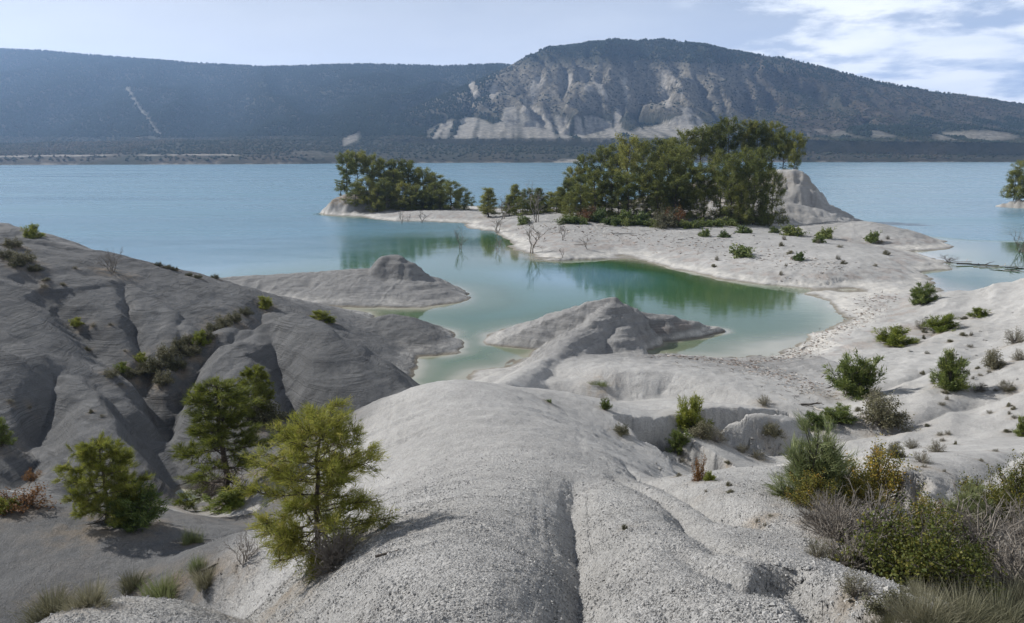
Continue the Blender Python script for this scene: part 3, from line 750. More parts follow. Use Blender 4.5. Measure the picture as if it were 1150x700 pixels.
veil = N('ShaderNodeMapRange', {'Value': sep.outputs[2], 'From Min': .10, 'From Max': .36, 'To Min': .82, 'To Max': 0.0}, clamp=True).outputs[0]
west = N('ShaderNodeMapRange', {'Value': sep.outputs[0], 'From Min': -.6, 'From Max': .5, 'To Min': 1.0, 'To Max': 0.0}, clamp=True).outputs[0]
c = N.mix(veil, sky.outputs[0], N.ramp(west, [(0, (21.0, 26.5, 37.5)), (1, (34.0, 35.2, 39.0))]).outputs[0])
c = N.mix(N.math('MULTIPLY', cl, .85), c, shade)
bg = N('ShaderNodeBackground', {'Color': c, 'Strength': .024})
wo = N('ShaderNodeOutputWorld'); nt.links.new(bg.outputs[0], wo.inputs[0])

sl = bpy.data.lights.new('sun', 'SUN'); sl.energy = 5.0; sl.angle = math.radians(.55); sl.color = (1, .965, .915)
so = bpy.data.objects.new('sun', sl); COL.objects.link(so)
sd = Vector((math.sin(SUN_AZ)*math.cos(SUN_EL), math.cos(SUN_AZ)*math.cos(SUN_EL), math.sin(SUN_EL)))
so.rotation_euler = sd.to_track_quat('Z', 'Y').to_euler(); so.location = (-60, 30, 90)

HAZE = 1.3e-4
mh, nt, N = mat('haze_air'); out = N('ShaderNodeOutputMaterial')
pv = N('ShaderNodeVolumePrincipled', {'Color': (.39, .61, 1.0, 1), 'Density': HAZE, 'Anisotropy': .5})
nt.links.new(pv.outputs[0], out.inputs['Volume'])
zt = float(MZ.max())+35
bm = bmesh.new(); bmesh.ops.create_cube(bm, size=1.0)
bm.transform(Matrix.Translation((0, 0, (zt-12)/2)) @ Matrix.Diagonal((13000, 9400, zt+12, 1)))
meh = bpy.data.meshes.new('haze'); bm.to_mesh(meh); bm.free(); meh.materials.append(mh)
hz_o = link('haze', meh); tag(hz_o, 'thin bluish haze in the air over the lake', 'haze', kind='stuff')

cam = bpy.data.cameras.new('camera'); cam.lens = 36*F/1150; cam.sensor_width = 36; cam.sensor_fit = 'HORIZONTAL'
cam.clip_start = .1; cam.clip_end = 20000
co = bpy.data.objects.new('camera', cam); COL.objects.link(co); co.location = (0, 0, H)
co.rotation_euler = (math.radians(90)-PITCH, 0, 0); SC.camera = co
SC.view_settings.view_transform = 'Standard'; SC.view_settings.look = 'None'; SC.view_settings.exposure = 0.40
SC.cycles.use_denoising = True; SC.cycles.max_bounces = 6; SC.cycles.transparent_max_bounces = 8
SC.cycles.volume_bounces = 0; SC.cycles.diffuse_bounces = 3; SC.cycles.glossy_bounces = 3
SC.cycles.use_adaptive_sampling = True; SC.cycles.adaptive_threshold = .01
# ================================================================= PLANTS
class MB:
    """collects triangles of one mesh, with a tone per vertex"""
    def __init__(s): s.V = []; s.F = []; s.T = []; s.n = 0
    def add(s, V, Fc, tone):
        V = np.asarray(V, float).reshape(-1, 3); Fc = np.asarray(Fc, int)
        s.V.append(V); s.F.append(Fc+s.n); s.n += len(V)
        s.T.append(np.broadcast_to(np.asarray(tone, float), (len(V),)) if np.ndim(tone) == 0 else np.asarray(tone, float))
    def tube(s, P, R, sides=5, tone=.5):
        P = np.asarray(P, float); n = len(P); R = np.broadcast_to(np.asarray(R, float), (n,))
        T = np.gradient(P, axis=0); T /= np.maximum(np.linalg.norm(T, axis=1), 1e-9)[:, None]
        up = np.where(np.abs(T[:, 2:3]) > .9, [[1., 0, 0]], [[0, 0, 1.]])
        A = np.cross(T, up); A /= np.maximum(np.linalg.norm(A, axis=1), 1e-9)[:, None]; B = np.cross(T, A)
        a = np.arange(sides)*2*math.pi/sides
        V = P[:, None] + R[:, None, None]*(A[:, None]*np.cos(a)[None, :, None] + B[:, None]*np.sin(a)[None, :, None])
        i = np.arange(n*sides).reshape(n, sides); j = np.roll(i, -1, 1)
        q = np.stack([i[:-1].ravel(), j[:-1].ravel(), j[1:].ravel(), i[1:].ravel()], 1)
        s.add(V, np.vstack([q[:, [0, 1, 2]], q[:, [0, 2, 3]]]), tone)
    def blades(s, P, D, L, Wd, tone, rng, leaf=False):
        P = np.asarray(P); n = len(P); D = D/np.maximum(np.linalg.norm(D, axis=1), 1e-9)[:, None]
        r = rng.normal(size=(n, 3)); S = np.cross(D, r); S /= np.maximum(np.linalg.norm(S, axis=1), 1e-9)[:, None]
        L = np.broadcast_to(L, (n,))[:, None]; Wd = np.broadcast_to(Wd, (n,))[:, None]
        if leaf:
            V = np.stack([P, P+D*L*.5+S*Wd*.5, P+D*L, P+D*L*.5-S*Wd*.5], 1); b = np.arange(n)[:, None]*4
            Fc = np.vstack([b+[0, 1, 2], b+[0, 2, 3]]); k = 4
        else:
            V = np.stack([P-S*Wd*.5, P+S*Wd*.5, P+D*L], 1); Fc = np.arange(n)[:, None]*3+[0, 1, 2]; k = 3
        s.add(V, Fc, np.repeat(np.broadcast_to(tone, (n,)), k))
    def mesh(s, name, material, smooth=False):
        me = mesh_np(name, np.vstack(s.V), np.vstack(s.F), material, smooth); attr(me, 'tone', np.concatenate(s.T)); return me

def leaf_material(name, stops, trans=.3):
    m, nt, N = mat(name); out = N('ShaderNodeOutputMaterial')
    t = N('ShaderNodeAttribute', attribute_name='tone').outputs['Fac']
    rnd = N('ShaderNodeObjectInfo').outputs['Random']
    t2 = N.math('ADD', t, N.math('MULTIPLY', N.math('SUBTRACT', rnd, .5), .60), True)
    col = N.ramp(t2, stops).outputs[0]
    d = N('ShaderNodeBsdfPrincipled', {'Base Color': col, 'Roughness': .62}); d.inputs['Specular IOR Level'].default_value = .25
    tr = N('ShaderNodeBsdfTranslucent', {'Color': col})
    mx = N('ShaderNodeMixShader', {0: trans, 1: d.outputs[0], 2: tr.outputs[0]})
    nt.links.new(mx.outputs[0], out.inputs[0]); return m
def bark_material(name, a, b, scale=18):
    m, nt, N = mat(name); out = N('ShaderNodeOutputMaterial'); pos = N('ShaderNodeTexCoord').outputs['Object']
    n = N('ShaderNodeTexNoise', {'Vector': pos, 'Scale': scale, 'Detail': 5, 'Roughness': .7}).outputs[0]
    bp = N('ShaderNodeBump', {'Height': n, 'Strength': .6, 'Distance': .02})
    bs = N('ShaderNodeBsdfPrincipled', {'Base Color': N.ramp(n, [(.3, a), (.7, b)]).outputs[0], 'Roughness': .9, 'Normal': bp.outputs[0]}); bs.inputs['Specular IOR Level'].default_value = .1
    nt.links.new(bs.outputs[0], out.inputs[0]); return m
M = dict(
    pine=leaf_material('pine_needles', [(0, (.085, .105, .020)), (.45, (.185, .205, .034)), (.8, (.29, .28, .058)), (1, (.36, .30, .10))], .45),
    dark=leaf_material('dark_pine_needles', [(0, (.050, .062, .018)), (.5, (.145, .170, .040)), (1, (.28, .27, .072))], .42),
    juni=leaf_material('juniper_green', [(0, (0.051, 0.085, 0.024)), (.5, (0.128, 0.167, 0.041)), (1, (0.246, 0.255, 0.076))], .25),
    bright=leaf_material('bright_green', [(0, (0.098, 0.140, 0.022)), (.5, (0.189, 0.217, 0.034)), (1, (0.294, 0.294, 0.063))], .35),
    box=leaf_material('box_leaves', [(0, (0.068, 0.087, 0.018)), (.45, (0.173, 0.158, 0.030)), (.75, (0.330, 0.232, 0.033)), (1, (0.510, 0.270, 0.045))], .3),
    reed=leaf_material('broom_green', [(0, (0.080, 0.109, 0.045)), (.5, (0.152, 0.189, 0.077)), (1, (0.264, 0.280, 0.128))], .25),
    rust=leaf_material('rust_leaves', [(0, (.12, .055, .020)), (.5, (.20, .095, .035)), (1, (.27, .17, .06))], .3),
    grass=leaf_material('dry_grass', [(0, (.15, .14, .075)), (.5, (.26, .235, .145)), (1, (.38, .345, .245))], .3),
    dullgrass=leaf_material('dull_grass', [(0, (.075, .078, .045)), (.5, (.16, .155, .095)), (1, (.28, .26, .18))], .3),
    olive=leaf_material('olive_scrub', [(0, (0.077, 0.078, 0.042)), (.5, (0.147, 0.140, 0.081)), (1, (0.238, 0.217, 0.140))], .2),
    bark=bark_material('pine_bark', (.045, .036, .030), (.12, .098, .082)),
    twig=bark_material('grey_twigs', (.13, .115, .10), (.27, .245, .215), 8),
    darktwig=bark_material('dark_twigs', (.05, .044, .040), (.12, .105, .092), 8),
    drift=bark_material('bleached_wood', (.30, .275, .24), (.55, .515, .46), 6),
)

def unit(v): return v/np.maximum(np.linalg.norm(v, axis=-1, keepdims=True), 1e-9)
def woody(wood, rng, h, w, shape, nb=34, live=.3, twigs=7, trunk_r=.03, lean=(0, 0), dead=.0, up=.35, sides=6):
    """trunk with limbs and twigs into MB wood; returns tip points, directions and weights"""
    tt = np.linspace(0, 1, 9)
    bend = rng.normal(0, .018*h, (9, 2)).cumsum(0)*.6; bend[0] = 0
    tp = np.stack([lean[0]*h*tt**1.3+bend[:, 0], lean[1]*h*tt**1.3+bend[:, 1], -.06*h+1.04*h*tt], 1)
    wood.tube(tp, trunk_r*h*(1-.88*tt)+.004*h, sides)
    P, D, Wt = [], [], []
    az = rng.uniform(0, 6.28)
    for k in range(nb):
        t = .10+.88*((k+rng.uniform(0, .9))/nb)
        az += 2.4+rng.uniform(-.5, .5)
        L = .5*w*shape(t)*rng.uniform(.72, 1.18)
        if L < .02*h: continue
        b = np.array([np.interp(t, tt, tp[:, i]) for i in range(3)])
        e = up*(t-.45)*1.6+rng.uniform(-.15, .15)
        d = np.array([math.cos(az)*math.cos(e), math.sin(az)*math.cos(e), math.sin(e)])
        s = np.linspace(0, 1, 6); sway = rng.normal(0, .05*L, (6, 3)).cumsum(0)*.5; sway[0] = 0
        lp = b+d*L*s[:, None]+sway; lp[:, 2] += .16*L*(s**2)-.10*L*s*(1-s)*4*.3
        r0 = trunk_r*h*(1-.85*t)*.42
        wood.tube(lp, r0*(1-.85*s)+.0016*h, 4)
        alive = t > live or rng.random() < .25
        nt_ = max(3, int(twigs*(.5+L/(.5*w))))
        for q in range(nt_):
            u = rng.uniform(.28, 1) if alive else rng.uniform(.2, .95)
            o = np.array([np.interp(u, s, lp[:, i]) for i in range(3)])
            dd = unit(d*rng.uniform(.3, 1)+rng.normal(0, .62, 3)+[0, 0, .28 if alive else .05])
            l = (.10+.20*rng.random())*.5*w*(1.1-.35*u)
            tip = o+dd*l
            if alive or rng.random() < dead: wood.tube(np.array([o, o+dd*l*.55+rng.normal(0, .04*l, 3), tip]), [.0028*h, .0018*h, .0010*h], 3)
            if alive:
                for f in (1.0, .72, .45): P.append(o+dd*l*f); D.append(dd); Wt.append(f)
        if alive: P.append(lp[-1]); D.append(d); Wt.append(1)
    P.append(tp[-1]); D.append(np.array([0, 0, 1.])); Wt.append(1)
    return np.array(P), np.array(D), np.array(Wt)
def needles(cr, rng, P, D, per, L, Wd, spread, jitter, tone0=.45):
    n = len(P); i = np.repeat(np.arange(n), per)
    tone = np.clip(tone0+rng.normal(0, .16, n), 0, 1)
    o = P[i]+rng.normal(0, jitter, (n*per, 3))
    d = unit(D[i]+rng.normal(0, spread, (n*per, 3))+[0, 0, .15])
    cr.blades(o, d, L*rng.uniform(.6, 1.15, n*per), Wd, np.clip(tone[i]+rng.normal(0, .08, n*per), 0, 1), rng)
def leaves(cr, rng, P, per, size, jitter, tone0=.45, tvar=.16, flat=1.0):
    n = len(P); i = np.repeat(np.arange(n), per)
    tone = np.clip(tone0+rng.normal(0, tvar, n), 0, 1)
    o = P[i]+rng.normal(0, jitter, (n*per, 3))*[1, 1, flat]
    d = unit(rng.normal(0, 1, (n*per, 3)))
    sz = size*rng.uniform(.6, 1.3, n*per)
    cr.blades(o, d, sz, sz*.75, np.clip(tone[i]+rng.normal(0, .07, n*per), 0, 1), rng, leaf=True)

cone = lambda t: (1.08-t)**.8*(.55+.45*min(1, t*5))
rounded = lambda t: max(.05, math.sin(math.pi*min(1, max(0, (t*.92+.06))))**.7)
umbrella = lambda t: .30+.75*math.exp(-((t-.72)/.22)**2) if t < .93 else .55
spread_ = lambda t: (.95-.55*t)*(.75+.25*math.sin(t*9))
PROTO = {}; PLANTED = []
def make_pine(key, h, w, shape, seed, near=True, needle=None, foliage='pine', **kw):
    rng = np.random.default_rng(seed); wd, cr = MB(), MB()
    P, D, Wt = woody(wd, rng, h, w, shape, **kw)
    if near:
        n_ = needle or dict(per=15, L=.15, Wd=.011, spread=.55, jitter=.02)
        needles(cr, rng, P, D, tone0=.45, **n_)
    else:
        hgt = np.clip(P[:, 2]/h, 0, 1)
        leaves(cr, rng, P, 15, .0195*h, .026*h, .56, .20, .8)
    PROTO[key] = ('tree', [('trunk', wd.mesh('trunk', M['bark'])), ('crown', cr.mesh('crown', M[foliage]))], w, h)
def make_bush(key, w, h, seed, foliage, stems='darktwig', n=26, leafy=None, needle=None, core=True, open_=.5, tone=.45, tvar=.16, twigs=5):
    rng = np.random.default_rng(seed); st, fo = MB(), MB(); P, D = [], []
    for k in range(n):
        a = rng.uniform(0, 6.28); e = math.acos(rng.uniform(.15 if open_ > .6 else .02, .98))
        d = np.array([math.cos(a)*math.sin(e)*w*.5, math.sin(a)*math.sin(e)*w*.5, math.cos(e)*h])*rng.uniform(.72, 1.05)
        s = np.linspace(0, 1, 5); p = d*s[:, None]; p[:, 2] = d[2]*s**.85 - .03*h*(1-s); p[1:] += rng.normal(0, .035*w, (4, 3))*s[1:, None]
        p[:, :2] += rng.normal(0, .06*w, 2)
        st.tube(p, (.012*h+.004*w)*(1-.8*s)+.0014*h, 4)
        for q in range(twigs):
            u = rng.uniform(.35, 1); o = np.array([np.interp(u, s, p[:, i]) for i in range(3)])
            dd = unit(unit(d)*.6+rng.normal(0, .5, 3)+[0, 0, .2]); l = rng.uniform(.08, .22)*min(w, h)
            st.tube(np.array([o, o+dd*l]), [.004*h, .0016*h], 3)
            for f in (1, .6, .2): P.append(o+dd*l*f); D.append(dd)
    P, D = np.array(P), np.array(D)
    parts = [('stems', st.mesh('stems', M[stems]))]
    if needle: needles(fo, rng, P, D, tone0=tone, **needle)
    if leafy: leaves(fo, rng, P, leafy[0], leafy[1], leafy[2], tone, tvar)
    if needle or leafy: parts.append(('foliage', fo.mesh('foliage', M[foliage])))
    PROTO[key] = ('bush', parts, w, h)
def make_grass(key, w, h, seed, n=420, foliage='grass', droop=.35):
    rng = np.random.default_rng(seed); b = MB()
    a = rng.uniform(0, 6.28, n); r = w*.42*np.sqrt(rng.random(n))*(.6+.4*np.sin(a*3+seed))
    o = np.stack([r*np.cos(a), r*np.sin(a), np.full(n, -.03)], 1)
    lean_ = rng.uniform(.0, 1.0, n)**1.3; d = np.stack([np.cos(a)*lean_, np.sin(a)*lean_, np.ones(n)], 1)+rng.normal(0, .12, (n, 3)); d = unit(d)
    L = h*np.clip(rng.normal(.62, .24, n), .15, 1.2); wd = .005+.003*h
    side = unit(np.cross(d, rng.normal(size=(n, 3))))
    mid = o+d*L[:, None]*.55; tip = o+d*L[:, None]+np.stack([np.cos(a), np.sin(a), -np.ones(n)*.7], 1)*(L*droop*rng.random(n))[:, None]*.5
    V = np.stack([o-side*wd/2, o+side*wd/2, mid+side*wd*.4, mid-side*wd*.4, tip], 1); k = np.arange(n)[:, None]*5
    b.add(V, np.vstack([k+[0, 1, 2], k+[0, 2, 3], k+[3, 2, 4]]), np.repeat(np.clip(rng.normal(.5, .22, n), 0, 1), 5))
    PROTO[key] = ('single', [('grass', b.mesh('grass', M[foliage]))], w, h)
def make_bare(key, w, h, seed, wood='twig', n=9, twigs=8):
    """leafless shrub or drowned tree: stems forking to fine twigs"""
    rng = np.random.default_rng(seed); st = MB()
    def grow(o, d, L, r, lev):
        s = np.linspace(0, 1, 4); p = o+d*L*s[:, None]; p[1:] += rng.normal(0, .06*L, (3, 3))
        st.tube(p, r*(1-.55*s), 4 if lev < 2 else 3)
        if lev >= 3: return
        for q in range(3 if lev else 4):
            u = rng.uniform(.35, 1); b = np.array([np.interp(u, s, p[:, i]) for i in range(3)])
            grow(b, unit(d+rng.normal(0, .55, 3)+[0, 0, .12]), L*rng.uniform(.42, .68), r*.5, lev+1)
    for k in range(n):
        a = rng.uniform(0, 6.28); e = rng.uniform(.1, .95)
        d = unit(np.array([math.cos(a)*e*w/h, math.sin(a)*e*w/h, 1.0]))
        grow(np.array([rng.normal(0, .04*w), rng.normal(0, .04*w), -.04*h]), d, h*.62*rng.uniform(.7, 1.1), .016*h, 0)
    PROTO[key] = ('single', [('bare', st.mesh('bare', M[wood]))], w, h)

make_pine('pine_a', 3.1, 2.6, lambda t: .85*rounded(t*.85+.08)*(1.15-.35*t), 21, nb=62, live=.10, twigs=15, trunk_r=.016, lean=(.06, .02), dead=.7, up=.6, needle=dict(per=13, L=.15, Wd=.011, spread=.6, jitter=.035))
make_pine('pine_b', 4.5, 3.3, lambda t: .9*cone(t*.9)*(.8+.3*math.sin(t*17)), 22, nb=60, live=.42, twigs=15, trunk_r=.016, lean=(-.07, .02), dead=.9, up=.3, needle=dict(per=15, L=.19, Wd=.016, spread=.5, jitter=.03))
make_pine('pine_c', 2.8, 2.3, lambda t: rounded(t), 23, nb=54, live=.2, twigs=14, trunk_r=.018, lean=(-.05, 0), dead=.6, up=.4, needle=dict(per=14, L=.16, Wd=.014, spread=.5, jitter=.03))
make_pine('far_a', 10, 7.5, umbrella, 31, near=False, foliage='dark', nb=34, live=.46, twigs=10, trunk_r=.016, lean=(.03, 0), dead=.8)
make_pine('far_b', 10, 7.0, lambda t: rounded(t*.95), 32, near=False, foliage='dark', nb=36, live=.32, twigs=9, trunk_r=.016, lean=(-.04, .02), dead=.8)
make_pine('far_c', 10, 5.6, lambda t: cone(t)*.95, 33, near=False, foliage='dark', nb=40, live=.25, twigs=8, trunk_r=.015, dead=.8)
make_pine('far_d', 10, 8.0, lambda t: umbrella(t)*(.8+.35*math.sin(t*14+1)), 34, near=False, foliage='dark', nb=32, live=.42, twigs=9, trunk_r=.017, lean=(-.09, .03), dead=.8)
make_pine('far_e', 7, 7.5, lambda t: rounded(min(1, t*.8+.22)), 35, near=False, foliage='dark', nb=38, live=.05, twigs=10, trunk_r=.018, dead=.5)
make_pine('far_f', 10, 6.5, lambda t: .35+.6*math.exp(-((t-.8)/.2)**2), 36, near=False, foliage='dark', nb=36, live=.54, twigs=9, trunk_r=.014, lean=(.05, -.02), dead=1.0)
make_bush('juniper', 1.2, 1.1, 41, 'juni', n=40, needle=dict(per=12, L=.13, Wd=.022, spread=.6, jitter=.04))
make_bush('cone_bush', .9, 1.3, 42, 'juni', n=44, needle=dict(per=12, L=.12, Wd=.020, spread=.55, jitter=.04))
make_bush('bright_bush', 1.2, 1.0, 43, 'bright', n=34, needle=dict(per=11, L=.14, Wd=.024, spread=.6, jitter=.04))
make_bush('far_bush', 2.6, 1.5, 44, 'juni', n=28, leafy=(4, .20, .10))
make_bush('far_dark_bush', 2.6, 1.6, 45, 'juni', n=26, leafy=(4, .20, .11))
make_bush('broom', 1.1, 1.5, 46, 'reed', n=60, needle=dict(per=9, L=.24, Wd=.010, spread=.28, jitter=.03), twigs=6)
make_bush('box', 1.6, 1.1, 47, 'box', n=46, leafy=(7, .040, .050), tone=.42, tvar=.22, twigs=9)
make_bush('green_box', 1.6, 1.1, 48, 'box', n=46, leafy=(8, .040, .055), tone=.30, tvar=.14, twigs=9)
make_bush('rust_bush', 1.2, .9, 49, 'rust', n=30, leafy=(5, .05, .05), tone=.45, tvar=.25)
make_bush('grey_bush', 1.2, .8, 50, 'olive', stems='twig', n=48, leafy=(2, .030, .05), twigs=9)
make_bush('brown_bush', 1.2, .8, 51, 'olive', stems='twig', n=44, leafy=(6, .045, .05), tone=.45, twigs=7)
make_bush('twig_bush', 1.4, 1.1, 52, 'olive', stems='twig', n=80, twigs=14)
make_bush('ravine_bush', 1.6, 1.1, 53, 'olive', n=34, leafy=(8, .07, .08), tone=.25)
make_grass('grass_tuft', .9, .55, 61, n=1100, foliage='dullgrass'); make_grass('tall_grass', 1.2, .95, 62, n=1300, foliage='dullgrass')
make_grass('green_tuft', .9, .4, 63, n=900, foliage='reed')
make_bare('bare_shrub', 1.4, 1.3, 71, 'twig'); make_bare('drowned_tree', 3.2, 4.2, 72, 'twig', n=3); make_bare('drowned_tree_b', 2.4, 3.6, 73, 'twig', n=2)
make_bare('dark_brush', 1.6, 1.2, 74, 'darktwig', n=10)

def world_px(p):   # metres per photo pixel at a world point
    return (p[1]*CP-(p[2]-H)*SP)/F
def plant(key, name, loc, wpx=None, hpx=None, label=None, cat='shrub', group=None, rot=None, scale=None, flip=1):
    kind, parts, w, h = PROTO[key]
    mpp = world_px(loc)
    if scale is None:
        ww = wpx*mpp if wpx else None; hh = hpx*mpp/.95 if hpx else None
        sx = (ww or hh/h*w)/w; sz = (hh or ww/w*h)/h
    else: sx = sz = scale
    rz = RNG.uniform(0, 6.28) if rot is None else rot
    if kind == 'single':
        o = link(name, parts[0][1]); root = o
        if o.data.name != name and o.data.users == 1: o.data.name = name
    else:
        root = bpy.data.objects.new(name, None); COL.objects.link(root); root.empty_display_size = .3
        for pn, pm in parts: link(pn, pm, root)
    root.location = loc; root.rotation_euler = (0, 0, rz); root.scale = (sx, sx, sz); PLANTED.append((loc[0], loc[1], w*sx))
    tag(root, label, cat, group); return root
def put(key, name, px, py, wpx=None, hpx=None, label=None, cat='shrub', group=None, rot=None):
    p = hit(px, py)
    if p is None: print('MISS', name, px, py); return None
    return plant(key, name, (p[0], p[1], p[2]-.01), wpx, hpx, label, cat, group, rot)

# ---------------------------------------------------------------- the pines in front
put('pine_a', 'pine_tree', 360, 631, 172, 156, 'feathery yellow-green young pine rooted on the edge of the foreground ridge, casting a shadow', 'tree', rot=0.3)
g = W(257, 556, z=2.1); plant('pine_b', 'pine_tree', (g[0], g[1], float(height(np.array([g[0]]), np.array([g[1]]))[0])), 150, 128, 'tallest foreground pine with a bare lower trunk in the left valley', 'tree', rot=1.0)
put('pine_c', 'pine_tree', 118, 588, 84, 90, 'small round-topped pine standing in the left valley beside a dark bush', 'tree', rot=2.0)
put('pine_c', 'pine_tree', 288, 470, 46, 54, 'small pine peeping out above and behind the tallest foreground pine', 'tree', rot=4.0)
put('juniper', 'juniper_bush', 153, 590, 62, 46, 'dark dense bush at the foot of the small left valley pine', 'bush')

# ---------------------------------------------------------------- pines on the islets
def tree_at(px, Y, top, wpx, key, label, group):
    X = (px-575)/F*(Y*CP); 
    for _ in range(2):
        gz = float(height(np.array([X]), np.array([Y]))[0]); X = (px-575)/F*(Y*CP-(gz-H)*SP)
    gz = max(gz, .3); zt_ = H - depr(top)*Y
    kind, parts, w, h = PROTO[key]; hh = max(zt_-gz, 2.0)
    root = plant(key, 'pine_tree', (X, Y, gz-.05), scale=1, label=label, cat='tree', group=group)
    s = wpx*Y/F/w*(.88 if wpx > 26 else 1.0)
    root.scale = (s, s, hh/h); return root
GS = 'pines on the small wooded islet'; GB = 'pines on the large wooded islet'; GT = 'pines along the low neck between the islets'
small = [
 (383,214,203,20,'far_d','small pine leaning out over the left cliff of the small islet'),
 (390,214,174,32,'far_a','leftmost tall umbrella pine on the small islet'),
 (403,216,172,32,'far_f','tallest bare-stemmed pine of the pair on the left end of the small islet'),
 (419,217,176,34,'far_a','tall pine right of the leftmost pair on the small islet'),
 (433,218,181,36,'far_b',None),(449,219,182,34,'far_f',None),(462,218,183,36,'far_a','flat-topped pine over the middle of the small islet'),
 (476,216,190,36,'far_b',None),(490,214,196,34,'far_b',None),
 (412,208,200,38,'far_e','low bushy pine at the front left of the small islet above the pale cliff'),(432,207,203,36,'far_e',None),
 (452,206,206,32,'far_e',None),(468,205,209,34,'far_e','pale green bushy pine at the middle front of the small islet'),
 (506,205,204,44,'far_e','wide low round pine at the right end of the small islet'),(488,208,206,36,'far_e',None),(442,212,192,36,'far_b',None),(520,207,212,26,'far_e','small pine at the rightmost tip of the small islet'),
 (424,205,212,32,'far_e',None),(400,207,206,30,'far_e',None),(461,204,215,28,'far_e',None),(478,204,216,30,'far_e',None),(494,204,214,32,'far_e',None),
]
big = [
 (548,183,211,34,'far_c','lone bushy pine standing on the gap beach between the two islets',GT),
 (578,181,207,24,'far_c','slim pointed pine second from the gap on the low neck',GT),
 (592,183,213,22,'far_b',None,GT),(604,181,211,24,'far_c',None,GT),(618,183,216,26,'far_b',None,GT),(630,180,210,28,'far_c',None,GT),
 (611,178,226,28,'far_e',None,GT),(641,161,216,30,'far_e',None,GT),
 (584,176,222,28,'far_e',None,GT),(598,175,224,26,'far_e',None,GT),(625,174,222,30,'far_e',None,GT),(572,180,219,22,'far_c',None,GT),(636,176,203,26,'far_b',None,GT),(652,172,198,30,'far_b',None,GB),(664,166,212,34,'far_e',None,GB),(712,164,208,36,'far_e',None,GB),(742,162,212,36,'far_e',None,GB),(765,162,205,36,'far_b',None,GB),(680,166,206,34,'far_b',None,GB),(782,158,214,30,'far_e',None,GB),
 (645,184,190,24,'far_f','slender pine at the left edge of the large wooded islet',GB),
 (658,186,177,30,'far_f','tall thin-crowned pine near the left edge of the large wooded islet',GB),
 (676,188,167,36,'far_a',None,GB),(690,184,166,36,'far_f',None,GB),(703,165,157,48,'far_d','big dark pine with a dome crown rising left of centre on the large islet',GB),
 (668,163,192,32,'far_b',None,GB),(687,161,196,34,'far_f',None,GB),(722,186,160,36,'far_b',None,GB),(738,190,160,36,'far_f',None,GB),
 (726,162,186,40,'far_f','half-dead grey pine with bare lower limbs at the centre front of the large islet',GB),
 (752,188,158,42,'far_a',None,GB),(748,165,176,38,'far_b',None,GB),(770,192,149,38,'far_a',None,GB),(764,167,168,38,'far_f',None,GB),
 (785,194,146,36,'far_f',None,GB),(800,195,143,34,'far_a',None,GB),(819,194,135,36,'far_a','highest pine on the hilltop of the large islet',GB),
 (836,194,139,30,'far_f',None,GB),(851,193,139,34,'far_a',None,GB),(866,192,141,32,'far_f',None,GB),(878,189,150,28,'far_f',None,GB),
 (889,186,153,28,'far_a','outermost pine above the bare grey cone on the large islet',GB),
 (790,161,190,42,'far_d','grey-green pine with a clear straight trunk in front of the large islet wood',GB),
 (820,157,178,48,'far_e','bright green bushy pine left of the grey cone',GB),(845,156,180,46,'far_e','bright green full pine in the sun just left of the grey cone',GB),
 (866,156,194,36,'far_e','lowest bright pine touching the left flank of the grey cone',GB),(808,165,172,40,'far_b',None,GB),(834,165,170,40,'far_b',None,GB),
 (856,166,170,34,'far_f',None,GB),(775,163,186,36,'far_b',None,GB),(738,159,204,36,'far_b',None,GB),(706,159,198,36,'far_f',None,GB),(757,159,200,32,'far_f',None,GB),
 (652,160,208,30,'far_b',None,GB),(831,155,206,34,'far_e',None,GB),(694,159,214,30,'far_e',None,GB),
]
for px_, Y_, tp_, w_, k_, lb in small:
    tree_at(px_, Y_, tp_, w_, k_, lb or 'dark green pine crowded in the middle of the small islet grove', GS)
for px_, Y_, tp_, w_, k_, lb, gr_ in big:
    tree_at(px_, Y_, tp_, w_, k_, lb or ('thin pine in the row along the low neck' if gr_ == GT else 'dark green pine crowded inside the large islet wood'), gr_)
tree_at(1150, 237, 180, 44, 'far_e', 'tallest pine on the rocky islet at the right edge of the picture', None)
tree_at(1138, 238, 192, 28, 'far_e', 'lower left pine on the rocky islet at the right edge of the picture', None)
tree_at(1160, 234, 186, 40, 'far_e', 'pine cut by the right edge of the picture on the rocky islet', None)
for px_, py_, w_ in [(642,251,20),(654,252,16),(684,252,22),(692,253,16),(708,253,22),(728,254,24),(736,255,18),(768,256,24),(780,256,22),(792,255,20),(806,254,24),(820,253,22),(834,251,22),(848,250,20),(860,248,18)]:
    put('far_dark_bush', 'shrub', px_, py_, w_, 9, 'low dull scrub in the strip along the foot of the large islet wood', 'shrub', 'scrub along the foot of the large islet wood')
tail = [(660,249,'rust_bush',24,18,'reddish brown shrub under the left end of the large islet wood'),(672,250,'far_bush',20,16,'green shrub at the wood edge right of the reddish shrub'),
        (700,251,'far_bush',24,15,'yellow-green shrub at the wood edge below the big dark pine'),(718,252,'far_bush',24,14,'low olive shrub at the foot of the half-dead pine'),
        (745,256,'ravine_bush',30,22,'round dark shrub at the front centre of the large islet wood'),(757,254,'rust_bush',26,24,'rust-red shrub right of the round dark shrub on the large islet'),
        (588,252,'far_dark_bush',20,10,'dull brown bush at the foot of the neck pines'),(640,251,'far_dark_bush',26,9,'grey brushwood under the left edge of the large islet wood')]
for px_, py_, k_, w_, h_, lb in tail: put(k_, 'shrub', px_, py_, w_, h_, lb, 'shrub')

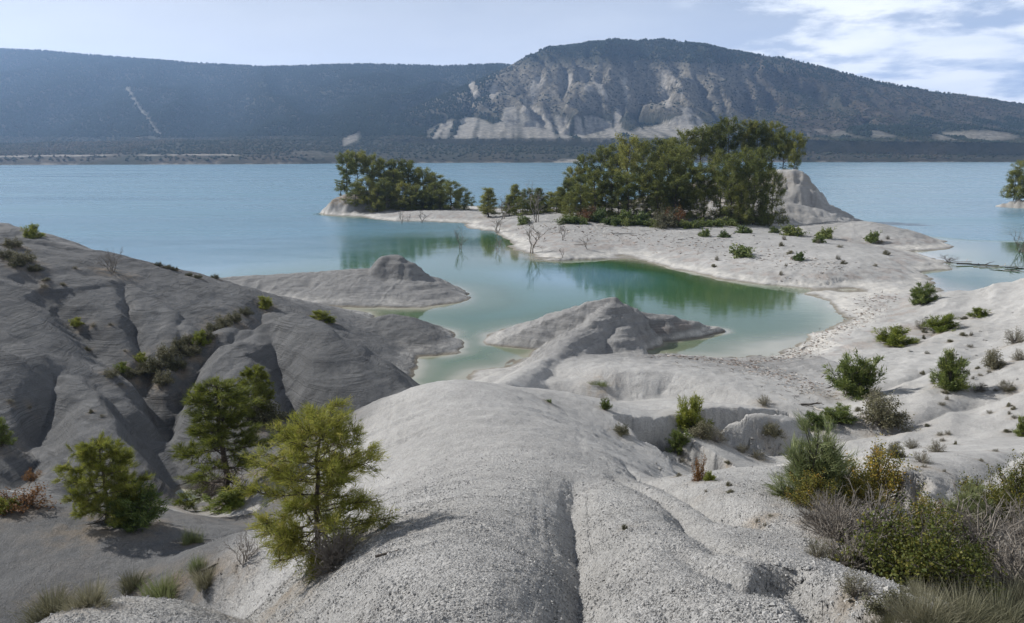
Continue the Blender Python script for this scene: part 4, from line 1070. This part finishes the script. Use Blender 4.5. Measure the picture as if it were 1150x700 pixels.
# ---------------------------------------------------------------- shrubs on the islet beach and the isthmus
for k_, px_, py_, w_, h_, lb in [
 ('far_bush',792,266,16,9,'small green shrub at the upper beach below the wood'),('far_bush',814,267,14,8,'second small green shrub on the upper beach, nearer the cone'),
 ('far_bush',836,262,18,9,'green shrub on the rubble left of the grey cone foot'),
 ('far_dark_bush',832,287,34,13,'dark wide bush with dead sticks on the middle of the islet beach'),
 ('far_bush',890,265,28,12,'wide yellow-green shrub below the grey cone'),('far_bush',927,268,22,12,'green shrub right of the wide one below the grey cone'),
 ('far_bush',919,273,14,9,'small green shrub touching the lower left of the twin shrub'),('far_bush',980,273,18,12,'lone green shrub on the isthmus mound near its dark edge'),
 ('far_bush',898,293,15,10,'lone green shrub low on the isthmus beach'),('far_bush',870,262,12,7,'tiny green shrub at the wood corner by the cone')]:
    put(k_, 'shrub', px_, py_, w_, h_, lb, 'shrub')
# ---------------------------------------------------------------- the pale slope on the right
for k_, nm, px_, py_, w_, h_, lb in [
 ('juniper','juniper_bush',1036,342,30,22,'rounded green bush above the inlet on the right slope'),
 ('bright_bush','shrub',1059,372,36,18,'wide low green bush in the middle of the right slope'),
 ('bright_bush','shrub',1098,356,20,10,'small green bush near the crest of the right slope'),
 ('bright_bush','shrub',1006,387,42,18,'flat spreading green bush near the beach on the right slope'),
 ('juniper','juniper_bush',960,445,56,46,'large dark green bush at the bottom of the right slope'),
 ('cone_bush','juniper_bush',1068,436,34,46,'upright cone-shaped dark green bush alone on the right slope'),
 ('brown_bush','shrub',994,476,56,34,'brown-grey rounded bush below the large dark green bush'),
 ('brown_bush','shrub',1117,414,26,22,'grey withered bush right of the cone-shaped bush'),
 ('grey_bush','shrub',1140,386,26,18,'grey withered bush at the right edge of the slope'),
 ('olive_low','shrub',942,475,38,18,'olive bush between the brown-grey bush and the wash'),
 ('olive_low','shrub',915,481,28,18,'small olive bush left of the other olive bush'),
 ('grey_bush','shrub',1034,370,16,12,'grey bush standing in for the dark hollow beside the wide low green bush'),  # a bush put in place of a dark hollow in the slope
 ('juniper','juniper_bush',1150,490,22,22,'green bush cut by the right edge of the picture'),
 ('grey_bush','shrub',985,512,18,14,'leftmost grey tussock of the cluster on the bare slope'),('olive_low','shrub',1006,514,22,18,'olive tussock second from left in the cluster on the bare slope'),
 ('grey_bush','shrub',1024,504,20,12,'grey tussock at the top of the cluster on the bare slope'),('grey_bush','shrub',1035,520,22,14,'lowest grey tussock of the cluster on the bare slope'),
 ('grey_bush','shrub',1052,508,24,14,'rightmost grey tussock of the cluster on the bare slope'),
 ('grey_bush','shrub',982,450,22,16,'grey twiggy bush between the large dark green bush and the brown-grey bush'),
 ('grey_bush','shrub',1100,440,18,10,'grey tussock downhill from the withered bush'),('grey_bush','shrub',1075,437,10,7,'tiny grey tuft at the foot of the cone-shaped bush'),
 ('grey_bush','shrub',1130,440,22,12,'grey tussock right of the cone-shaped bush'),('grey_bush','shrub',1145,405,20,14,'withered tussock near the right edge above the cone-shaped bush level')]:
    if k_ == 'olive_low': k_ = 'brown_bush' if px_ > 950 else 'juniper'
    put(k_, nm, px_, py_, w_, h_, lb, 'bush')
# ---------------------------------------------------------------- the wash behind the ridge
for k_, nm, px_, py_, w_, h_, lb in [
 ('bright_bush','shrub',776,484,36,36,'upright yellow-green bush in the wash'),('juniper','juniper_bush',764,506,28,22,'dark green bush at the foot of the upright wash bush'),
 ('brown_bush','shrub',786,492,30,20,'brown bush between the wash bushes'),('grey_bush','shrub',803,496,26,18,'grey bush right of the upright wash bush'),
 ('rust_bush','shrub',785,540,18,34,'thin rusty red plant standing on the pale wash floor'),('bright_bush','shrub',797,540,14,10,'tiny yellow plant beside the thin rusty plant'),
 ('brown_bush','shrub',868,490,26,14,'round straw-brown bush on the far bank of the wash'),('grey_bush','shrub',834,508,20,10,'grey tuft on the wash floor, left of two'),
 ('grey_bush','shrub',850,515,22,10,'grey tuft on the wash floor, right of two'),('juniper','juniper_bush',680,460,13,12,'small dark bush on the right foot of the rounded knob'),
 ('green_tuft','grass_clump',674,433,26,6,'strip of green grass on the saddle behind the knob'),('green_tuft','grass_clump',616,452,12,5,'little green grass tuft right of the rounded knob'),
 ('ravine_bush','shrub',697,487,18,12,'dark scrub in the gully at the right foot of the big ridge'),('grey_bush','shrub',858,456,18,12,'grey scrub at the end of the low dune')]:
    put(k_, nm, px_, py_, w_, h_, lb, 'bush' if nm != 'grass_clump' else 'grass')
# ---------------------------------------------------------------- scrub at the lower right
for k_, nm, px_, py_, w_, h_, lb in [
 ('broom','broom_bush',915,560,78,88,'tall spiky grey-green broom bush at the foot of the right slope'),
 ('box','box_bush',912,572,60,40,'yellow-leaved bush at the foot of the spiky broom'),
 ('box','box_bush',982,562,92,58,'orange-tinged green bush right of the spiky broom'),
 ('green_box','box_bush',955,566,52,44,'dark green bush squeezed between the broom and the orange-tinged bush'),
 ('twig_bush','dry_bush',942,606,80,52,'grey leafless brush below the spiky broom'),
 ('twig_bush','dry_bush',985,604,90,58,'grey leafless brush above the big box bush'),
 ('twig_bush','dry_bush',955,640,70,48,'grey leafless brush beside the wash floor'),
 ('green_box','box_bush',1012,656,150,92,'largest green bush of the lower right scrub with dark inner stems'),
 ('box','box_bush',1032,610,82,52,'orange-green bush on top of the largest bush'),
 ('green_box','box_bush',1075,655,80,70,'green bush right of the largest bush'),
 ('twig_bush','dry_bush',1105,628,120,66,'pale grey tangle of dead twigs at the right'),
 ('twig_bush','dry_bush',1140,660,110,66,'dead brush in the right corner above the dry grass'),
 ('green_box','box_bush',1108,582,70,54,'green bush at the right edge below the bare slope'),
 ('box','box_bush',1142,574,62,56,'orange-topped bush in the right edge of the picture'),
 ('broom','broom_bush',1088,588,44,46,'small spiky broom left of the right edge bushes'),
 ('twig_bush','dry_bush',1060,672,90,44,'grey brush below the largest bush'),
 ('rust_bush','shrub',1062,580,24,22,'small rusty shrub on the slope between the two scrub clumps'),
 ('grey_bush','shrub',918,626,30,26,'small grey bush leaning over the wash floor'),
 ('twig_bush','dry_bush',925,590,60,42,'grey leafless brush left of the spiky broom foot'),('twig_bush','dry_bush',1050,628,80,50,'pale twigs between the largest bush and the right tangle'),
 ('grey_bush','shrub',960,668,44,30,'small grey bush under the left end of the largest bush'),('brown_bush','shrub',1088,612,60,40,'olive scrub beneath the right edge green bush'),('twig_bush','dry_bush',1150,612,80,56,'dead brush under the orange-topped bush at the right edge'),
 ('brown_bush','shrub',1005,690,60,34,'olive scrub at the lower rim of the largest bush')]:
    put(k_, nm, px_, py_, w_, h_, lb, 'bush')
for i, (px_, py_, w_, h_, k_, lb) in enumerate([(1040,700,70,48,'tall_grass','pale dry grass clump below the largest green bush'),(1080,706,80,52,'tall_grass','pale dry grass clump between the brush and the corner'),
 (1120,712,90,58,'tall_grass','pale dry grass clump in the lower right corner'),(1150,690,80,52,'tall_grass','dry grass clump at the right edge beneath the dead brush'),(1000,712,50,30,'grass_tuft','short dry grass tuft at the left end of the grass patch'),
 (1060,725,70,44,'tall_grass','dry grass clump cut by the bottom edge'),(1100,690,70,40,'tall_grass','dry grass in front of the dead brush'),(1030,672,40,26,'grass_tuft','short dry grass tuft at the foot of the largest bush')]):
    put(k_, 'grass_clump', px_, py_, w_, h_, lb, 'grass', 'dry grass at the lower right')
# ---------------------------------------------------------------- left foreground
put('twig_bush','dry_bush',376,634,74,56,'grey leafless brush around the foot of the feathery young pine','bush')
put('bare_shrub','dry_bush',275,632,44,40,'thin bare shrub left of the feathery young pine','bush')
for px_, py_, w_, h_, k_, lb in [(60,690,66,34,'grass_tuft','olive dry grass at the bottom left corner'),(100,680,60,28,'grass_tuft','dry grass in the hollow right of the corner grass'),(185,668,60,30,'green_tuft','greenish grass in the hollow below the dark left dune'),
  (232,655,46,24,'grass_tuft','dry grass below the thin bare shrub'),(215,610,30,22,'green_tuft','green tuft on the valley side under the pale dome'),(150,660,40,22,'grass_tuft','dry grass midway along the lower left hollow'),(222,640,26,22,'green_tuft','green tuft at the end of the dark left dune')]:
    put(k_, 'grass_clump', px_, py_, w_, h_, lb, 'grass', 'grass in the lower left hollow')
for k_, nm, px_, py_, w_, h_, lb in [
 ('rust_bush','shrub',25,572,54,28,'rusty brown shrub at the left edge behind the dark dune'),('bright_bush','shrub',6,574,26,16,'green shrub left of the rusty brown shrub at the edge'),
 ('rust_bush','shrub',36,540,20,16,'small orange shrub in the shade above the rusty brown one'),('juniper','juniper_bush',0,502,26,30,'green bush cut by the left edge of the picture'),
 ('bright_bush','shrub',262,566,60,14,'brownish green undergrowth below the tallest foreground pine'),('twig_bush','dry_bush',240,556,56,28,'dead brush around the trunk of the tallest foreground pine'),
 ('ravine_bush','shrub',300,474,48,26,'dark scrub beside the small hidden pine'),
 ('bright_bush','shrub',38,268,20,15,'green bush on the left skyline'),
 ('bright_bush','shrub',297,347,18,13,'bright green bush at the head of the ravine'),('bright_bush','shrub',358,358,22,9,'low bright bush on the crest above the lagoon, left of two'),('bright_bush','shrub',370,362,14,7,'low bright bush on the crest above the lagoon, right of two'),
 ('bright_bush','shrub',226,388,18,15,'green bush half way down the ravine'),('bright_bush','shrub',160,409,16,12,'green bush left of the ravine floor'),('bright_bush','shrub',138,418,16,10,'yellow-green bush at the lower left of the ravine'),
 ('bright_bush','shrub',87,367,14,9,'single olive bush on the middle of the left hill')]:
    put(k_, nm, px_, py_, w_, h_, lb, 'bush')
for px_, py_, w_, h_ in [(250,366,22,12),(263,360,20,11),(240,372,20,11),(276,354,18,10),(232,380,18,10),(215,400,22,14),(200,392,18,13),(188,404,26,16),(178,416,30,18),(165,420,24,13),(198,415,22,16),(125,424,18,9),(150,424,20,10),(210,386,16,10),(185,432,24,16)]:
    put('ravine_bush', 'shrub', px_, py_, w_, h_, 'dark low scrub bush lining the ravine of the left hill', 'bush', 'scrub along the ravine of the left hill')
for px_, py_, w_, h_ in [(14,278,20,12),(26,296,26,15),(8,290,18,12),(40,304,16,8),(18,300,18,10)]:
    put('ravine_bush', 'shrub', px_, py_, w_, h_, 'dull dark scrub bush high on the upper left hillside', 'bush', 'scrub on the upper left hillside')
for px_, py_, w_, h_ in [(178,299,9,5),(188,302,10,5),(196,304,9,5),(212,310,9,4),(222,313,10,5),(241,313,12,5)]:
    put('ravine_bush', 'shrub', px_, py_, w_, h_, 'tiny tuft on the left skyline where the hill meets the water', 'bush', 'tufts on the left skyline')
put('bare_shrub','bare_shrub',127,306,30,28,'bare brown shrub standing against the water on the left skyline','shrub')

# ---------------------------------------------------------------- drowned and bare trees of the lagoon
def in_water(px, py): return W(px, py, z=-.15)
for k_, px_, py_, w_, h_, lb in [
 ('drowned_tree',598,284,36,40,'largest bare drowned tree on the muddy point of the lagoon'),('drowned_tree_b',516,280,22,30,'bare drowned tree standing alone in the lagoon water'),
 ('drowned_tree_b',560,284,18,20,'small drowned tree in the water left of the largest one'),('drowned_tree',557,263,26,24,'bare tree at the lagoon edge below the lone bushy pine'),
 ('drowned_tree_b',631,270,20,26,'bare tree on the beach right of the largest drowned tree'),('drowned_tree_b',450,252,14,20,'bare sapling at the water edge below the small islet, leftmost'),
 ('drowned_tree_b',458,251,8,14,'thin bare sapling in the middle of three below the small islet'),('drowned_tree',474,251,20,16,'bare forked sapling below the small islet, rightmost'),
 ('drowned_tree_b',660,280,18,18,'bare brush on the beach of the muddy point'),('drowned_tree_b',632,290,10,14,'little dead stump tree at the tip of the muddy point')]:
    p = hit(px_, py_)
    q = in_water(px_, py_)
    loc = q if (p is None or p[2] < .05) else p
    plant(k_, 'bare_tree', loc, w_, h_, lb, 'tree')
put('drowned_tree','bare_tree',566,246,30,26,'leafless grey tree among the neck pines','tree')
put('drowned_tree','bare_tree',604,250,30,46,'tall leafless grey tree rising above the neck pines','tree')

# small dry tufts and seedlings scattered over the open ground
rt = np.random.default_rng(15)
areas = [(1000,1145,345,440,26,'right slope above the cone-shaped bush level','small dry tuft scattered on the upper right slope','tufts on the upper right slope'),(960,1140,440,545,22,'','small dry tuft scattered on the bare slope above the scrub','tufts on the slope above the scrub'),
         (700,890,500,600,12,'','tiny dry tuft on the pale wash floor','tufts on the wash floor'),(800,1000,262,312,16,'','tiny dry tuft on the isthmus beach','tufts on the isthmus beach'),(10,160,300,470,14,'','tiny dry tuft on the face of the left hill','tufts on the left hill')]
for x0, x1, y0, y1, n_, _, lb, gp in areas:
    for k in range(n_):
        put(['grey_bush', 'brown_bush', 'grey_bush'][k % 3], 'dry_tuft', rt.uniform(x0, x1), rt.uniform(y0, y1), rt.uniform(4, 10), rt.uniform(3, 6), lb, 'plant', gp)
# ================================================================= DRIFTWOOD, ROOTS, STONES
def stick_mesh(name, L, r, seed, mat_, forks=2):
    rng = np.random.default_rng(seed); b = MB()
    s = np.linspace(-.5, .5, 7); p = np.stack([s*L, rng.normal(0, .03*L, 7).cumsum()*.5, np.abs(rng.normal(0, .012*L, 7))+r*.6], 1)
    b.tube(p, r*(1-.5*(s+.5)), 6)
    for k in range(forks):
        o = p[rng.integers(2, 6)]; d = unit(np.array([rng.uniform(.2, 1), rng.choice([-1, 1])*rng.uniform(.3, 1), rng.uniform(0, .5)]))
        b.tube(np.array([o, o+d*L*.14+[0, 0, .02], o+d*L*rng.uniform(.2, .34)]), [r*.5, r*.32, r*.12], 5)
    return b.mesh(name, M[mat_])
LOG = [stick_mesh('driftwood', 1.0, .022, 80+i, 'drift', 1+i % 3) for i in range(5)]
DLOG = [stick_mesh('dark_driftwood', 1.0, .030, 90+i, 'darktwig', 2) for i in range(3)]
def lay(mesh, name, px, py, length_px, label, group=None, rot=None, cat='driftwood', water_=False, thick=1.0):
    p = hit(px, py) if not water_ else W(px, py, z=.0)
    if p is None: return
    o = link(name, mesh); o.location = (p[0], p[1], p[2]+.0)
    L = length_px*world_px(p); o.scale = (L, L*thick, L*thick)
    o.rotation_euler = (RNG.uniform(-.06, .06), RNG.uniform(-.06, .06), RNG.uniform(0, 6.28) if rot is None else rot)
    tag(o, label, cat, group); return o
lay(LOG[1], 'driftwood_log', 616, 291, 34, 'long bleached log lying at the tip of the muddy point', None, -.5)
lay(LOG[0], 'driftwood_log', 702, 263, 30, 'bleached log at the edge of the large islet wood', None, .1)
lay(DLOG[0], 'driftwood_log', 932, 436, 18, 'short dark stick alone on the flat left of the large dark green bush', None, .7, thick=1.3)
lay(DLOG[1], 'driftwood_log', 924, 423, 14, 'dark stick on the beach above the wash debris', None, 1.0)
lay(LOG[2], 'driftwood_log', 917, 459, 22, 'white dead branch at the end of the wash debris', None, 1.9, thick=1.6)
lay(DLOG[2], 'driftwood_stump', 908, 455, 22, 'dark stump among the wash debris', None, .2, thick=2.2)
lay(LOG[3], 'driftwood_log', 655, 275, 22, 'thin bleached log behind the muddy point', None, .3)
lay(LOG[4], 'driftwood_log', 680, 255, 20, 'bleached branch in front of the left part of the islet wood', None, -.2)
# boom of floating logs across the right inlet
for i, (px, py, L, rt) in enumerate([(1072,295,40,.05),(1098,298,46,-.05),(1122,300,44,.08),(1146,302,34,0),(1108,301,26,-.5),(1128,304,30,-.45),(1142,305,28,-.4)]):
    lay([LOG, DLOG][i % 2][i % 3], 'floating_log', px, py, L, 'grey log floating in the line across the right inlet', 'logs floating across the right inlet', rt, 'log', True, .7)
put('dark_brush','dead_brush',1064,295,26,9,'dark heap of brush at the left end of the floating logs','brush')
put('bare_shrub','bare_shrub',1146,284,34,26,'bare grey shrub in the water near the right edge','shrub') if hit(1146,284) and hit(1146,284)[2] > .05 else plant('bare_shrub','bare_shrub',W(1146,284,z=-.1),34,26,'bare grey shrub in the water near the right edge','shrub')
# drift line of small sticks: each larger one is a piece of its own
rs = np.random.default_rng(9)
def line_pts(pts, n, jx, jy):
    pts = np.array(pts, float); t = rs.uniform(0, len(pts)-1, n); i = t.astype(int); f = t-i
    p = pts[i]*(1-f[:, None])+pts[np.minimum(i+1, len(pts)-1)]*f[:, None]
    return p+np.stack([rs.normal(0, jx, n), rs.normal(0, jy, n)], 1)
for k, (px, py) in enumerate(line_pts([(760,409),(800,414),(840,423),(868,436),(890,446),(915,458)], 46, 9, 3)):
    lay([LOG, DLOG][k % 3 == 0][k % 3], 'drift_stick', px, py, rs.uniform(5, 13), 'small stick in the drift line between the lagoon and the wash', 'sticks in the drift line by the lagoon', None, 'stick')
for k, (px, py) in enumerate(line_pts([(985,335),(972,352),(945,362),(915,382),(890,396),(850,404)], 34, 7, 3)):
    lay([LOG, DLOG][k % 3 == 0][k % 3], 'drift_stick', px, py, rs.uniform(4, 11), 'small stick stranded on the shore at the right end of the lagoon', 'sticks on the shore at the right end of the lagoon', None, 'stick')
for k, (px, py) in enumerate(line_pts([(610,255),(660,256),(720,260),(790,272),(870,286),(930,292)], 30, 12, 3)):
    lay([LOG, DLOG][k % 3 == 0][k % 3], 'drift_stick', px, py, rs.uniform(5, 12), 'small stick on the upper beach of the large islet', 'sticks on the islet beach', None, 'stick')
# small litter between them, too fine to count
nl = 5200
q1 = line_pts([(745,407),(800,413),(840,423),(868,436),(900,452),(930,470)], nl//3, 22, 4)
q2 = line_pts([(985,333),(972,352),(945,364),(915,384),(890,398),(840,405)], nl//3, 12, 4)
q3 = line_pts([(600,262),(660,266),(720,272),(790,282),(880,300),(940,312)], nl//3, 20, 5)
qq = np.vstack([q1, q2, q3]); P3 = []
tz = .6
for px, py in qq:
    t = depr(py); Yv = (H-tz)/t
    P3.append(((px-575)/F*(Yv*CP-(tz-H)*SP), Yv))
P3 = np.array(P3); zz_ = height(P3[:, 0], P3[:, 1]); ok = (zz_ > .12) & (zz_ < 2.5)
b = MB(); P3 = np.column_stack([P3, zz_+.012])[ok]; nn = len(P3)
dirs = rs.normal(size=(nn, 3))*[1, 1, .15]
LL = .0042*P3[:, 1]*rs.uniform(.4, 1.4, nn)
b.blades(P3, dirs, LL, LL*.22, rs.uniform(0, 1, nn), rs, leaf=True)
mdl, nt, N = mat('drift_litter'); out = N('ShaderNodeOutputMaterial')
bs = N('ShaderNodeBsdfPrincipled', {'Base Color': N.ramp(N('ShaderNodeAttribute', attribute_name='tone').outputs['Fac'], [(0, (.10, .075, .06)), (.5, (.24, .18, .145)), (1, (.55, .51, .46))]).outputs[0], 'Roughness': .9})
nt.links.new(bs.outputs[0], out.inputs[0])
tag(link('drift_litter', b.mesh('drift_litter', mdl)), 'fine brown drift litter along the strand lines', 'litter', kind='stuff')
# exposed roots by the young pine, stones, clods
def clod(name, seed, mat_):
    rng = np.random.default_rng(seed); bm = bmesh.new(); bmesh.ops.create_icosphere(bm, subdivisions=2, radius=.5)
    k = rng.uniform(.7, 1.3, 3)
    for v in bm.verts:
        q = v.co; n = 1+.28*math.sin(q.x*7+seed)*math.cos(q.y*6-seed)+.16*rng.normal()*.5
        v.co = Vector((q.x*k[0]*n, q.y*k[1]*n, q.z*.6*n))
    me = bpy.data.meshes.new(name); bm.to_mesh(me); bm.free(); me.materials.append(mat_); return me
mst = bark_material('grey_stone', (.16, .155, .15), (.33, .325, .31), 5)
CL = [clod('stone', i, mst) for i in range(5)]
lay(stick_mesh('tree_root', 1.0, .05, 99, 'darktwig', 3), 'tree_root', 438, 622, 34, 'dark exposed root in the hollow right of the feathery young pine', None, .5, 'root')
lay(stick_mesh('tree_root', 1.0, .05, 98, 'darktwig', 3), 'tree_root', 240, 636, 30, 'dark exposed root in the hollow left of the thin bare shrub', None, .9, 'root')
for k in range(70):
    px, py = [(rs.uniform(1050, 1145), rs.uniform(415, 445)), (rs.uniform(985, 1090), rs.uniform(495, 545)), (rs.uniform(735, 900), rs.uniform(520, 600)), (rs.uniform(900, 945), rs.uniform(560, 650)), (rs.uniform(780, 870), rs.uniform(245, 275)), (rs.uniform(1000, 1140), rs.uniform(345, 400)), (rs.uniform(840, 880), rs.uniform(485, 515))][k % 7]
    where, gp = [('on the bare slope near the cone-shaped bush','stones near the cone-shaped bush'),('on the slope by the grey tussocks','stones by the grey tussocks'),('on the pale wash floor','stones on the wash floor'),('between the wash and the scrub','stones between the wash and the scrub'),('in the rubble below the islet wood','stones in the rubble below the islet wood'),('high on the right slope','stones high on the right slope'),('beside the straw-brown bush','stones beside the straw-brown bush')][k % 7]
    p = hit(px, py)
    if p is None or p[2] < .1: continue
    o = link('stone', CL[k % 5]); o.location = (p[0], p[1], p[2]); L = rs.uniform(2.2, 6)*world_px(p)
    o.scale = (L, L*rs.uniform(.7, 1), L); o.rotation_euler = (0, 0, rs.uniform(0, 6.28))
    tag(o, 'small grey stone lying '+where, 'stone', gp)

# leaf litter and dark soil gathered under the bushes
ea = ground.data.attributes['earth']; ev = np.empty(len(ground.data.vertices), np.float32); ea.data.foreach_get('value', ev)
for x0, y0, w0 in PLANTED:
    if y0 > 70: continue
    rr_ = max(w0*.75, .25); m_ = (np.abs(X-x0) < 2*rr_) & (np.abs(Y-y0) < 2*rr_)
    ev[m_] = np.maximum(ev[m_], .8*np.exp(-((X[m_]-x0)**2+(Y[m_]-y0)**2)/(rr_*rr_)))
ea.data.foreach_set('value', ev)
